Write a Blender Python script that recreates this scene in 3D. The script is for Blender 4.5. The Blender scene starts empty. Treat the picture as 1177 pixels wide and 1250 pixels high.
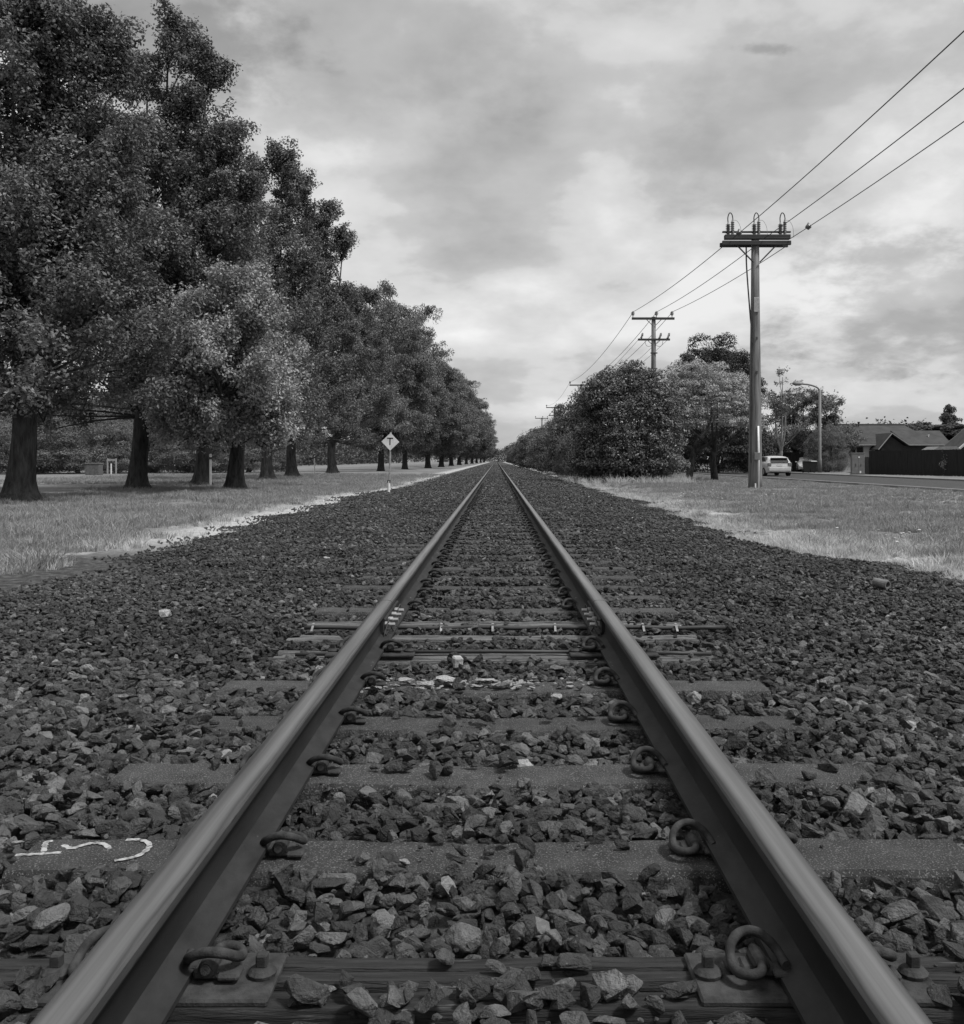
import bpy, bmesh, math, random
import numpy as np
from mathutils import Vector, Matrix, Euler
R = math.radians
PI = math.pi
scene = bpy.context.scene
col = scene.collection

# ------------------------------------------------------------------ camera
F = 1200.0; VX, VY = 606.0, 562.0; CH = 1.09      # focal px, vanishing point, camera height
cd = bpy.data.cameras.new("camera"); cam = bpy.data.objects.new("camera", cd); col.objects.link(cam)
cd.sensor_fit = 'HORIZONTAL'; cd.sensor_width = 36; cd.lens = 36 * F / 1177
cd.shift_x = -(VX - 588.5) / 1177; cd.shift_y = -(625 - VY) / 1177
cd.clip_start = 0.05; cd.clip_end = 6000
cam.location = (0, 0, CH); cam.rotation_euler = (R(90), 0, 0)
scene.camera = cam

# ------------------------------------------------------------------ world
SUN_EL, SUN_AZ = R(58), R(118)     # azimuth from +Y clockwise (sun behind right)
w = bpy.data.worlds.new("World"); scene.world = w; w.use_nodes = True
nt = w.node_tree; N = nt.nodes; L = nt.links
bg = N["Background"]; bg.inputs[1].default_value = 0.15
sky = N.new("ShaderNodeTexSky"); sky.sky_type = 'NISHITA'; sky.sun_disc = False
sky.sun_elevation = SUN_EL; sky.sun_rotation = SUN_AZ
bw = N.new("ShaderNodeRGBToBW"); L.new(sky.outputs[0], bw.inputs[0])
tc = N.new("ShaderNodeTexCoord"); sep = N.new("ShaderNodeSeparateXYZ"); L.new(tc.outputs["Generated"], sep.inputs[0])
def wmath(op, a, b=None, c=None):
    m = N.new("ShaderNodeMath"); m.operation = op
    for i, v in enumerate((a, b, c)):
        if v is None: continue
        if isinstance(v, (int, float)): m.inputs[i].default_value = v
        else: L.new(v, m.inputs[i])
    return m.outputs[0]
zz = wmath('ADD', wmath('MAXIMUM', sep.outputs[2], 0.0), 0.34)
cx = wmath('DIVIDE', sep.outputs[0], zz); cy = wmath('DIVIDE', sep.outputs[1], zz)
cmb = N.new("ShaderNodeCombineXYZ"); L.new(cx, cmb.inputs[0]); L.new(cy, cmb.inputs[1])
def wnoise(scale, detail, rough, dist, off):
    mp = N.new("ShaderNodeMapping"); L.new(cmb.outputs[0], mp.inputs[0]); mp.inputs[1].default_value = off
    n = N.new("ShaderNodeTexNoise"); L.new(mp.outputs[0], n.inputs[0])
    n.inputs["Scale"].default_value = scale; n.inputs["Detail"].default_value = detail
    n.inputs["Roughness"].default_value = rough; n.inputs["Distortion"].default_value = dist
    return n.outputs[0]
n1 = wnoise(1.5, 6, 0.50, 0.1, (3.1, 1.7, 0))
n2 = wnoise(4.6, 10, 0.52, 0.1, (9.3, 4.1, 2))
mixn = wmath('ADD', wmath('MULTIPLY', n1, 0.55), wmath('MULTIPLY', n2, 0.45))
cr = N.new("ShaderNodeValToRGB"); L.new(mixn, cr.inputs[0])
e = cr.color_ramp.elements
e[0].position = 0.36; e[0].color = (2.5,)*3 + (1,)
e[1].position = 0.63; e[1].color = (5.4,)*3 + (1,)
for p, v in ((0.44, 3.2), (0.485, 3.55), (0.515, 4.2), (0.56, 4.6)):
    x = e.new(p); x.color = (v,)*3 + (1,)
# an overcast sky: bright band low down, a darker layer above it, and brightest around the zenith
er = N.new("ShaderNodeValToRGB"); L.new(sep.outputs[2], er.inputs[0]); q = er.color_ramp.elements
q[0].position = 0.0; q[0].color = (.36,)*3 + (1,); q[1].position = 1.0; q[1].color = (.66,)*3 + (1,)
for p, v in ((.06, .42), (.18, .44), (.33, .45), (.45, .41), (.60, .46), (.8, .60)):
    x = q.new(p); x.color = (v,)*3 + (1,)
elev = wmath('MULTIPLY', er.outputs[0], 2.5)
n3 = wnoise(16, 8, .62, .1, (2, 7, 4))
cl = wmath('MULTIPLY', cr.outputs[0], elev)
# single darker clouds at their places in the sky
def cloud(px_, py_, wx, wy, amount):
    global cl
    d = Vector(((px_ - 606) / 1200, 1, (562 - py_) / 1200)).normalized()
    sx = wmath('DIVIDE', wmath('SUBTRACT', wmath('DIVIDE', sep.outputs[0], wmath('MAXIMUM', sep.outputs[1], .05)), (px_ - 606) / 1200), wx)
    sz = wmath('DIVIDE', wmath('SUBTRACT', wmath('DIVIDE', sep.outputs[2], wmath('MAXIMUM', sep.outputs[1], .05)), (562 - py_) / 1200), wy)
    rr_ = wmath('SQRT', wmath('ADD', wmath('MULTIPLY', sx, sx), wmath('MULTIPLY', sz, sz)))
    rr_ = wmath('ADD', rr_, wmath('ADD', wmath('MULTIPLY_ADD', n2, 2.0, -1.0), wmath('MULTIPLY_ADD', n3, 1.6, -.8)))
    g = N.new("ShaderNodeMapRange"); g.interpolation_type = 'SMOOTHSTEP'; L.new(rr_, g.inputs[0]); g.inputs[1].default_value = 1.1; g.inputs[2].default_value = .3; g.inputs[3].default_value = 1.0; g.inputs[4].default_value = amount
    cl = wmath('MULTIPLY', cl, g.outputs[0])
cloud(935, 60, .034, .008, .68); cloud(215, 50, .13, .08, .68); cloud(420, 60, .22, .09, .90); cloud(1000, 200, .20, .16, .90); cloud(700, 260, .19, .12, .96); cloud(1120, 370, .16, .09, .74)
cloud(1020, 455, .14, .012, .84); cloud(420, 190, .10, .02, 1.14); cloud(560, 410, .05, .012, 1.10)
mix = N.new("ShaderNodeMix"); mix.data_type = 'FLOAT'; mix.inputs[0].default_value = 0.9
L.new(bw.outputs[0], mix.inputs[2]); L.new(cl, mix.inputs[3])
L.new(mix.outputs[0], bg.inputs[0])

# ------------------------------------------------------------------ sun
sd = bpy.data.lights.new("sun", 'SUN'); sun = bpy.data.objects.new("sun", sd); col.objects.link(sun)
sd.energy = 3.9; sd.angle = R(10); sd.color = (1, 1, 1)
sdir = Vector((math.sin(SUN_AZ) * math.cos(SUN_EL), math.cos(SUN_AZ) * math.cos(SUN_EL), math.sin(SUN_EL)))
sun.rotation_euler = sdir.to_track_quat('Z', 'Y').to_euler()
sun.location = (20, -20, 40)
scene.view_settings.view_transform = 'Standard'; scene.view_settings.look = 'None'
scene.view_settings.exposure = 0.0; scene.view_settings.gamma = 1
scene.render.engine = 'CYCLES'
scene.cycles.transparent_max_bounces = 8; scene.cycles.max_bounces = 6

# ------------------------------------------------------------------ helpers
def px(x, y, h=1.05):
    """ground point (h below the camera) seen at photo pixel x,y"""
    Y = F * h / (y - VY); return ((x - VX) / F * Y, Y)

def material(name, c0, c1, scale=8, rough=0.8, bump=0.0, bscale=None, metal=0.0, stretch=(1, 1, 1), detail=6,
             rnd=0.0, spec=0.3, coords='Object', p0=0.35, p1=0.65, spots=None, trans=0.0, emit=None, bdist=0.01):
    m = bpy.data.materials.new(name); m.use_nodes = True
    t = m.node_tree; n = t.nodes; l = t.links; b = n["Principled BSDF"]
    tcn = n.new("ShaderNodeTexCoord"); mp = n.new("ShaderNodeMapping"); l.new(tcn.outputs[coords], mp.inputs[0])
    mp.inputs[3].default_value = stretch
    no = n.new("ShaderNodeTexNoise"); l.new(mp.outputs[0], no.inputs[0])
    no.inputs["Scale"].default_value = scale; no.inputs["Detail"].default_value = detail; no.inputs["Roughness"].default_value = 0.6
    r = n.new("ShaderNodeValToRGB"); l.new(no.outputs[0], r.inputs[0])
    r.color_ramp.elements[0].position = p0; r.color_ramp.elements[0].color = (c0,)*3 + (1,)
    r.color_ramp.elements[1].position = p1; r.color_ramp.elements[1].color = (c1,)*3 + (1,)
    cur = r.outputs[0]
    if spots:
        sc, thr, val = spots
        s = n.new("ShaderNodeTexNoise"); l.new(mp.outputs[0], s.inputs[0]); s.inputs["Scale"].default_value = sc; s.inputs["Detail"].default_value = 3
        g = n.new("ShaderNodeMapRange"); l.new(s.outputs[0], g.inputs[0]); g.inputs[1].default_value = thr; g.inputs[2].default_value = thr + .06
        mx = n.new("ShaderNodeMix"); mx.data_type = 'RGBA'; l.new(g.outputs[0], mx.inputs[0]); l.new(cur, mx.inputs[6]); mx.inputs[7].default_value = (val,)*3 + (1,)
        cur = mx.outputs[2]
    if rnd:
        oi = n.new("ShaderNodeObjectInfo"); g = n.new("ShaderNodeMapRange"); l.new(oi.outputs["Random"], g.inputs[0])
        g.inputs[3].default_value = 1 - rnd; g.inputs[4].default_value = 1 + rnd
        mu = n.new("ShaderNodeVectorMath"); mu.operation = 'SCALE'; l.new(cur, mu.inputs[0]); l.new(g.outputs[0], mu.inputs[3]); cur = mu.outputs[0]
    l.new(cur, b.inputs["Base Color"])
    b.inputs["Roughness"].default_value = rough; b.inputs["Metallic"].default_value = metal
    b.inputs["Specular IOR Level"].default_value = spec
    if trans: b.inputs["Transmission Weight"].default_value = trans
    if bump:
        no2 = n.new("ShaderNodeTexNoise"); l.new(mp.outputs[0], no2.inputs[0]); no2.inputs["Scale"].default_value = bscale or scale * 3
        no2.inputs["Detail"].default_value = 8; no2.inputs["Roughness"].default_value = 0.65
        bp = n.new("ShaderNodeBump"); bp.inputs["Strength"].default_value = bump; bp.inputs["Distance"].default_value = bdist
        l.new(no2.outputs[0], bp.inputs["Height"]); l.new(bp.outputs[0], b.inputs["Normal"])
    return m

def leaf_material(name, c0, c1, rough=0.55, trans=0.25, gscale=0.6):
    m = bpy.data.materials.new(name); m.use_nodes = True
    t = m.node_tree; n = t.nodes; l = t.links; b = n["Principled BSDF"]
    geo = n.new("ShaderNodeNewGeometry"); tcn = n.new("ShaderNodeTexCoord")
    no = n.new("ShaderNodeTexNoise"); l.new(tcn.outputs["Object"], no.inputs[0]); no.inputs["Scale"].default_value = gscale; no.inputs["Detail"].default_value = 3
    a = n.new("ShaderNodeMath"); a.operation = 'MULTIPLY_ADD'; l.new(geo.outputs["Random Per Island"], a.inputs[0]); a.inputs[1].default_value = 0.5
    l.new(no.outputs[0], a.inputs[2])
    g = n.new("ShaderNodeMapRange"); l.new(a.outputs[0], g.inputs[0]); g.inputs[1].default_value = 0.35; g.inputs[2].default_value = 1.15
    g.inputs[3].default_value = c0; g.inputs[4].default_value = c1
    cb = n.new("ShaderNodeCombineColor")
    for i in range(3): l.new(g.outputs[0], cb.inputs[i])
    l.new(cb.outputs[0], b.inputs["Base Color"]); b.inputs["Roughness"].default_value = rough; b.inputs["Specular IOR Level"].default_value = 0.35
    tr = n.new("ShaderNodeBsdfTranslucent"); l.new(cb.outputs[0], tr.inputs[0])
    ms = n.new("ShaderNodeMixShader"); ms.inputs[0].default_value = trans
    l.new(b.outputs[0], ms.inputs[1]); l.new(tr.outputs[0], ms.inputs[2]); l.new(ms.outputs[0], n["Material Output"].inputs[0])
    return m

def tag(o, label=None, cat=None, group=None, kind=None):
    if label: o["label"] = label
    if cat: o["category"] = cat
    if group: o["group"] = group
    if kind: o["kind"] = kind
    return o

def link(name, me, parent=None, mat=None, smooth=False, loc=None, rot=None):
    o = bpy.data.objects.new(name, me); col.objects.link(o)
    if mat is not None:
        for mm in (mat if isinstance(mat, (list, tuple)) else [mat]): me.materials.append(mm)
    if smooth and me is not None:
        me.polygons.foreach_set("use_smooth", [True] * len(me.polygons))
    if parent: o.parent = parent
    if loc: o.location = loc
    if rot: o.rotation_euler = rot
    return o

def empty(name, loc=(0, 0, 0), rz=0, rot=None):
    o = bpy.data.objects.new(name, None); col.objects.link(o); o.location = loc
    o.rotation_euler = rot or (0, 0, rz); o.empty_display_size = 0.2
    return o

class MB:
    def __init__(s): s.v = []; s.f = []; s.m = []
    def add(s, vs, fs, mi=0):
        b = len(s.v); s.v += [tuple(x) for x in vs]; s.f += [tuple(b + i for i in f) for f in fs]; s.m += [mi] * len(fs); return s
    def box(s, c, d, rot=None, mi=0, ch=0.0):
        x, y, z = d[0] / 2, d[1] / 2, d[2] / 2
        if ch:
            bm = bmesh.new(); bmesh.ops.create_cube(bm, size=1)
            for v in bm.verts: v.co = Vector((v.co.x * d[0], v.co.y * d[1], v.co.z * d[2]))
            bmesh.ops.bevel(bm, geom=bm.edges[:], offset=ch, segments=1, affect='EDGES')
            vs = [v.co.copy() for v in bm.verts]; bm.verts.index_update(); fs = [[v.index for v in f.verts] for f in bm.faces]; bm.free()
        else:
            vs = [Vector((a, b, cc)) for a in (-x, x) for b in (-y, y) for cc in (-z, z)]
            fs = [(0, 1, 3, 2), (4, 6, 7, 5), (0, 4, 5, 1), (2, 3, 7, 6), (0, 2, 6, 4), (1, 5, 7, 3)]
        M = Euler(rot).to_matrix() if rot else Matrix.Identity(3)
        return s.add([M @ v + Vector(c) for v in vs], fs, mi)
    def tube(s, pts, rad, n=8, mi=0, cap=True):
        pts = [Vector(p) for p in pts]; rad = [rad] * len(pts) if isinstance(rad, (int, float)) else rad
        b = len(s.v); up = None
        for i, p in enumerate(pts):
            t = (pts[min(i + 1, len(pts) - 1)] - pts[max(i - 1, 0)])
            t = t.normalized() if t.length > 1e-9 else Vector((0, 0, 1))
            if up is None: up = t.orthogonal().normalized()
            up = (up - t * up.dot(t)); up = up.normalized() if up.length > 1e-6 else t.orthogonal().normalized()
            q = t.cross(up)
            for k in range(n):
                a = 2 * PI * k / n; s.v.append(tuple(p + (up * math.cos(a) + q * math.sin(a)) * rad[i]))
        for i in range(len(pts) - 1):
            for k in range(n):
                s.f.append((b + i * n + k, b + i * n + (k + 1) % n, b + (i + 1) * n + (k + 1) % n, b + (i + 1) * n + k)); s.m.append(mi)
        if cap:
            s.f.append(tuple(b + k for k in reversed(range(n)))); s.f.append(tuple(b + (len(pts) - 1) * n + k for k in range(n))); s.m += [mi, mi]
        return s
    def lathe(s, prof, c=(0, 0, 0), n=14, mi=0):
        return s.tube([(c[0], c[1], c[2] + z) for r, z in prof], [max(r, 1e-4) for r, z in prof], n, mi) if len(prof) > 1 else s
    def prism(s, poly, y0, y1, mi=0, axis='Y'):
        n = len(poly)
        def P(a, b, t): return {'Y': (a, t, b), 'X': (t, a, b), 'Z': (a, b, t)}[axis]
        vs = [P(a, b, y0) for a, b in poly] + [P(a, b, y1) for a, b in poly]
        fs = [tuple(range(n)), tuple(reversed(range(n, 2 * n)))] + [(i, n + i, n + (i + 1) % n, (i + 1) % n) for i in range(n)]
        return s.add(vs, fs, mi)
    def mesh(s, name, fix=True):
        me = bpy.data.meshes.new(name); me.from_pydata(s.v, [], s.f)
        me.polygons.foreach_set("material_index", s.m)
        if fix:
            bm = bmesh.new(); bm.from_mesh(me); bmesh.ops.recalc_face_normals(bm, faces=bm.faces); bm.to_mesh(me); bm.free()
        me.update(); return me
    def obj(s, name, mat, parent=None, smooth=False, loc=None, rot=None):
        return link(name, s.mesh(name), parent, mat, smooth, loc, rot)

def copy_tree(o, parent=None):
    c = o.copy(); col.objects.link(c)
    if parent: c.parent = parent
    for ch in list(o.children): copy_tree(ch, c)
    return c

def smooth_path(pts, k=6):
    """catmull-rom"""
    P = [Vector(p) for p in pts]; P = [2 * P[0] - P[1]] + P + [2 * P[-1] - P[-2]]; out = []
    for i in range(1, len(P) - 2):
        for j in range(k):
            t = j / k
            out.append(0.5 * ((2 * P[i]) + (P[i + 1] - P[i - 1]) * t + (2 * P[i - 1] - 5 * P[i] + 4 * P[i + 1] - P[i + 2]) * t * t + (3 * P[i] - P[i - 1] - 3 * P[i + 1] + P[i + 2]) * t ** 3))
    out.append(P[-2]); return out

def vnoise(x, y, seed=0):
    """smooth value noise in numpy"""
    x = np.asarray(x, float); y = np.asarray(y, float)
    xi = np.floor(x).astype(int); yi = np.floor(y).astype(int); fx = x - xi; fy = y - yi
    fx = fx * fx * (3 - 2 * fx); fy = fy * fy * (3 - 2 * fy)
    def h(a, b):
        n = (a * 374761393 + b * 668265263 + seed * 974711) & 0x7fffffff
        n = ((n ^ (n >> 13)) * 1274126177) & 0x7fffffff
        return ((n ^ (n >> 16)) & 0xffff) / 65535.0
    return (h(xi, yi) * (1 - fx) + h(xi + 1, yi) * fx) * (1 - fy) + (h(xi, yi + 1) * (1 - fx) + h(xi + 1, yi + 1) * fx) * fy

# ------------------------------------------------------------------ materials
M = {}
M['concrete'] = material('sleeper_concrete', 0.022, 0.055, 9, 0.9, 1.0, 130, p0=.3, p1=.7, spots=(230, .58, .16), rnd=.15, bdist=.006)
M['timber'] = material('weathered_timber', 0.016, 0.050, 5, 0.85, 1.0, 14, stretch=(1, 14, 14), spots=(6, .66, .15), rnd=.2, bdist=.012)
M['timber_pale'] = material('pale_timber', 0.06, 0.19, 5, 0.85, 1.0, 14, stretch=(1, 14, 14), bdist=.012)
M['rust'] = material('rusty_steel', 0.018, 0.050, 25, 0.85, 0.8, 160, metal=0.0, spec=.25, rnd=.15, bdist=.003)
M['railside'] = material('rail_side', 0.011, 0.022, 7, 0.6, 0.3, 60, metal=0.3, spec=.3, stretch=(1, .35, 1), bdist=.002)
M['railtop'] = material('rail_running_surface', 0.15, 0.24, 14, 0.42, 0.2, 60, metal=0.8, stretch=(3.0, .05, 1), spec=.5, bdist=.0008, spots=(22, .70, .12))
def wear(m):
    """bright worn running band along the rail head, grimy shoulders, fine scratches"""
    t = m.node_tree; n = t.nodes; l = t.links; b = n["Principled BSDF"]; base = b.inputs["Base Color"].links[0].from_socket
    tcn = n.new("ShaderNodeTexCoord"); sp_ = n.new("ShaderNodeSeparateXYZ"); l.new(tcn.outputs["Object"], sp_.inputs[0])
    nz = n.new("ShaderNodeTexNoise"); mp = n.new("ShaderNodeMapping"); mp.inputs[3].default_value = (1, .5, 1); l.new(tcn.outputs["Object"], mp.inputs[0]); l.new(mp.outputs[0], nz.inputs[0]); nz.inputs["Scale"].default_value = 6; nz.inputs["Detail"].default_value = 6
    a = n.new("ShaderNodeMath"); a.operation = 'MULTIPLY_ADD'; l.new(nz.outputs[0], a.inputs[0]); a.inputs[1].default_value = .016; l.new(sp_.outputs[0], a.inputs[2])
    rp = n.new("ShaderNodeMapRange"); l.new(a.outputs[0], rp.inputs[0]); rp.inputs[1].default_value = -.030; rp.inputs[2].default_value = .046
    g = n.new("ShaderNodeValToRGB"); l.new(rp.outputs[0], g.inputs[0]); e = g.color_ramp.elements
    e[0].position = 0; e[0].color = (.42,)*3 + (1,); e[1].position = 1; e[1].color = (.35,)*3 + (1,)
    for p, v in ((.22, .62), (.34, 1.0), (.66, 1.12), (.80, .80), (.88, .40), (.93, .70)): q = e.new(p); q.color = (v,)*3 + (1,)
    mu = n.new("ShaderNodeMix"); mu.data_type = 'RGBA'; mu.blend_type = 'MULTIPLY'; mu.inputs[0].default_value = 1; l.new(base, mu.inputs[6]); l.new(g.outputs[0], mu.inputs[7]); l.new(mu.outputs[2], b.inputs["Base Color"])
wear(M['railtop'])
M['headside'] = material('rail_head_side', 0.045, 0.085, 14, 0.55, 0.4, 70, metal=0.4, stretch=(1, .2, 1), bdist=.002, spots=(20, .66, .02))
M['railfoot'] = material('rail_foot', 0.014, 0.030, 16, 0.7, 0.4, 90, metal=0.2, stretch=(1, .5, 1), bdist=.002, spots=(30, .70, .16))
M['white_paint'] = material('white_paint_worn', 0.07, 0.36, 55, 0.9, 0.4, 120, p0=.36, p1=.54)
M['galv'] = material('galvanised_steel', 0.25, 0.40, 20, 0.5, 0.1, metal=.5)
M['dark_metal'] = material('dark_metal', 0.03, 0.06, 10, 0.6)
M['strap'] = material('pale_strap', 0.13, 0.30, 30, 0.6)
M['pipe'] = material('grey_pipe', 0.025, 0.045, 10, 0.55)
M['pipe_pale'] = material('pale_pipe', 0.10, 0.17, 20, 0.7)
M['bark'] = material('bark', 0.022, 0.075, 3, 0.95, 1.0, 6, stretch=(3, 3, .7), bdist=.09)
M['bark_pale'] = material('pale_bark', 0.15, 0.32, 3, 0.9, .6, 9, stretch=(2, 2, .8), bdist=.03)
M['pole'] = material('pole_timber', 0.08, 0.20, 3, 0.85, .6, 12, stretch=(4, 4, .25), bdist=.01)
M['arm'] = material('crossarm_timber', 0.03, 0.06, 4, 0.85, .4, 12, stretch=(.3, 4, 4))
M['insul'] = material('insulator', 0.06, 0.12, 6, 0.35, spec=.5)
M['insul_pale'] = material('pale_insulator', 0.16, 0.26, 6, 0.35, spec=.5)
M['wire'] = material('wire', 0.03, 0.05, 6, 0.6)
M['white'] = material('white_enamel', 0.62, 0.75, 6, 0.5)
M['sign_back'] = material('sign_face', 0.50, 0.66, 6, 0.45)
M['black'] = material('black_paint', 0.01, 0.02, 6, 0.6)
M['fence'] = material('dark_fence', 0.010, 0.022, 3, 0.85, .4, 10, stretch=(6, 6, .4))
M['fence_mid'] = material('brown_fence', 0.025, 0.05, 3, 0.85, .4, 10, stretch=(6, 6, .4))
M['fence_pale'] = material('pale_fence', 0.17, 0.27, 3, 0.85, .4, 10, stretch=(6, 6, .4))
M['roof'] = material('dark_roof', 0.032, 0.052, 1.5, 0.8, .5, 6)
M['trim'] = material('pale_trim', 0.22, 0.28, 6, 0.6)
M['wall_pale'] = material('pale_weatherboard', 0.42, 0.52, 2, 0.8)
M['wall_dark'] = material('dark_wall', 0.018, 0.03, 2, 0.8)
M['wall_brick'] = material('grey_brick', 0.07, 0.12, 8, 0.9, .5)
M['glass'] = material('dark_glass', 0.01, 0.02, 2, 0.08, spec=.8)
M['car'] = material('silver_car_paint', 0.52, 0.58, 3, 0.25, metal=.35, spec=.6)
M['tyre'] = material('tyre', 0.012, 0.02, 8, 0.85)
M['lamp_red'] = material('tail_lamp', 0.12, 0.18, 8, 0.2, spec=.7)
M['plate'] = material('number_plate', 0.55, 0.65, 8, 0.5)
M['cabinet'] = material('cabinet_metal', 0.12, 0.16, 4, 0.6)
M['asphalt'] = material('road_asphalt', 0.028, 0.045, 1.2, 0.85, .4, 60, coords='Object', spots=(140, .62, .13))
M['kerb'] = material('kerb_concrete', 0.13, 0.19, 3, 0.9, .3)
M['leaf_dark'] = leaf_material('leaf_dark', 0.018, 0.235)
M['leaf_mid'] = leaf_material('leaf_mid', 0.024, 0.25)
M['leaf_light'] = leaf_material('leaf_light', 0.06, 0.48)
M['leaf_gloss'] = leaf_material('leaf_glossy', 0.035, 0.17, rough=.38, trans=.1)
M['leaf_flower'] = leaf_material('leaf_flowering', 0.05, 0.52, gscale=1.8)
M['leaf_conifer'] = leaf_material('leaf_conifer', 0.015, 0.045, trans=.1)
M['leaf_far'] = leaf_material('leaf_far', 0.035, 0.12, gscale=.3)
M['grass'] = leaf_material('grass_blade', 0.13, 0.40, rough=.7, trans=.25, gscale=.35)
M['dry'] = leaf_material('dry_grass_blade', 0.36, 0.70, rough=.75, trans=.25, gscale=.5)

def stone_mat():
    m = bpy.data.materials.new('ballast_stone'); m.use_nodes = True
    t = m.node_tree; n = t.nodes; l = t.links; b = n["Principled BSDF"]
    oi = n.new("ShaderNodeObjectInfo"); r = n.new("ShaderNodeValToRGB"); l.new(oi.outputs["Random"], r.inputs[0])
    e = r.color_ramp.elements; e[0].position = 0; e[0].color = (.036,)*3 + (1,); e[1].position = 1; e[1].color = (.30,)*3 + (1,)
    for p, v in ((.40, .046), (.78, .080), (.94, .115), (.988, .16), (.996, .22)):
        q = e.new(p); q.color = (v,)*3 + (1,)
    tcn = n.new("ShaderNodeTexCoord"); ad = n.new("ShaderNodeVectorMath"); l.new(tcn.outputs["Object"], ad.inputs[0])
    rr = n.new("ShaderNodeVectorMath"); rr.operation = 'SCALE'; rr.inputs[0].default_value = (37, 11, 53); l.new(oi.outputs["Random"], rr.inputs[3]); l.new(rr.outputs[0], ad.inputs[1])
    no = n.new("ShaderNodeTexNoise"); l.new(ad.outputs[0], no.inputs[0]); no.inputs["Scale"].default_value = 1.6; no.inputs["Detail"].default_value = 8; no.inputs["Roughness"].default_value = .7
    g = n.new("ShaderNodeMapRange"); l.new(no.outputs[0], g.inputs[0]); g.inputs[1].default_value = .3; g.inputs[2].default_value = .7; g.inputs[3].default_value = .55; g.inputs[4].default_value = 1.6
    mu = n.new("ShaderNodeVectorMath"); mu.operation = 'SCALE'; l.new(r.outputs[0], mu.inputs[0]); l.new(g.outputs[0], mu.inputs[3])
    # dusty pale flecks
    n3 = n.new("ShaderNodeTexNoise"); l.new(ad.outputs[0], n3.inputs[0]); n3.inputs["Scale"].default_value = 7; n3.inputs["Detail"].default_value = 4
    g3 = n.new("ShaderNodeMapRange"); l.new(n3.outputs[0], g3.inputs[0]); g3.inputs[1].default_value = .64; g3.inputs[2].default_value = .72; g3.inputs[4].default_value = .5
    mx = n.new("ShaderNodeMix"); mx.data_type = 'RGBA'; l.new(g3.outputs[0], mx.inputs[0]); l.new(mu.outputs[0], mx.inputs[6]); mx.inputs[7].default_value = (.20,)*3 + (1,)
    # dusty and cleaner patches across the ballast, by where each stone lies
    lc = n.new("ShaderNodeTexNoise"); l.new(oi.outputs["Location"], lc.inputs[0]); lc.inputs["Scale"].default_value = .9; lc.inputs["Detail"].default_value = 4
    gl = n.new("ShaderNodeMapRange"); l.new(lc.outputs[0], gl.inputs[0]); gl.inputs[1].default_value = .36; gl.inputs[2].default_value = .64; gl.inputs[3].default_value = .78; gl.inputs[4].default_value = 1.35
    mq = n.new("ShaderNodeVectorMath"); mq.operation = 'SCALE'; l.new(mx.outputs[2], mq.inputs[0]); l.new(gl.outputs[0], mq.inputs[3])
    l.new(mq.outputs[0], b.inputs["Base Color"]); b.inputs["Roughness"].default_value = .78; b.inputs["Specular IOR Level"].default_value = .3
    bp = n.new("ShaderNodeBump"); bp.inputs["Strength"].default_value = .7; bp.inputs["Distance"].default_value = .12
    n4 = n.new("ShaderNodeTexNoise"); l.new(ad.outputs[0], n4.inputs[0]); n4.inputs["Scale"].default_value = 4; n4.inputs["Detail"].default_value = 8; n4.inputs["Roughness"].default_value = .6
    l.new(n4.outputs[0], bp.inputs["Height"]); l.new(bp.outputs[0], b.inputs["Normal"])
    return m
M['stone'] = stone_mat()

# ------------------------------------------------------------------ ground levels
TRX = -0.02            # track centre
Z_SL = 0.165           # sleeper top
ZR = 0.330             # rail top
def edge_l(y):
    return np.interp(y, [0, 8, 11, 17, 29, 40, 60, 400], [-4.0, -3.85, -3.75, -4.15, -4.3, -3.5, -3.3, -3.2])
def edge_r(y):
    return np.interp(y, [0, 8, 9, 13, 33, 45, 400], [4.5, 4.35, 4.1, 3.45, 3.65, 3.6, 3.3])
def hb(x, y):
    """top of the ballast"""
    x = np.asarray(x, float); y = np.asarray(y, float)
    a = np.abs(x - TRX)
    base = np.interp(a, [0, 0.45, 0.9, 1.4, 2.0, 3.4, 4.2, 5.0], [0.154, 0.146, 0.152, 0.142, 0.112, 0.065, 0.02, 0.0])
    far = np.interp(y, [0, 9, 16, 400], [0, 0, 0.016, 0.030]) * (a < 1.6)
    lump = (vnoise(x * 2.3, y * 2.3, 1) - .5) * 0.035 + (vnoise(x * 6, y * 6, 2) - .5) * 0.02
    return base + far + lump * np.interp(a, [3.5, 4.6], [1, .2])

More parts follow.
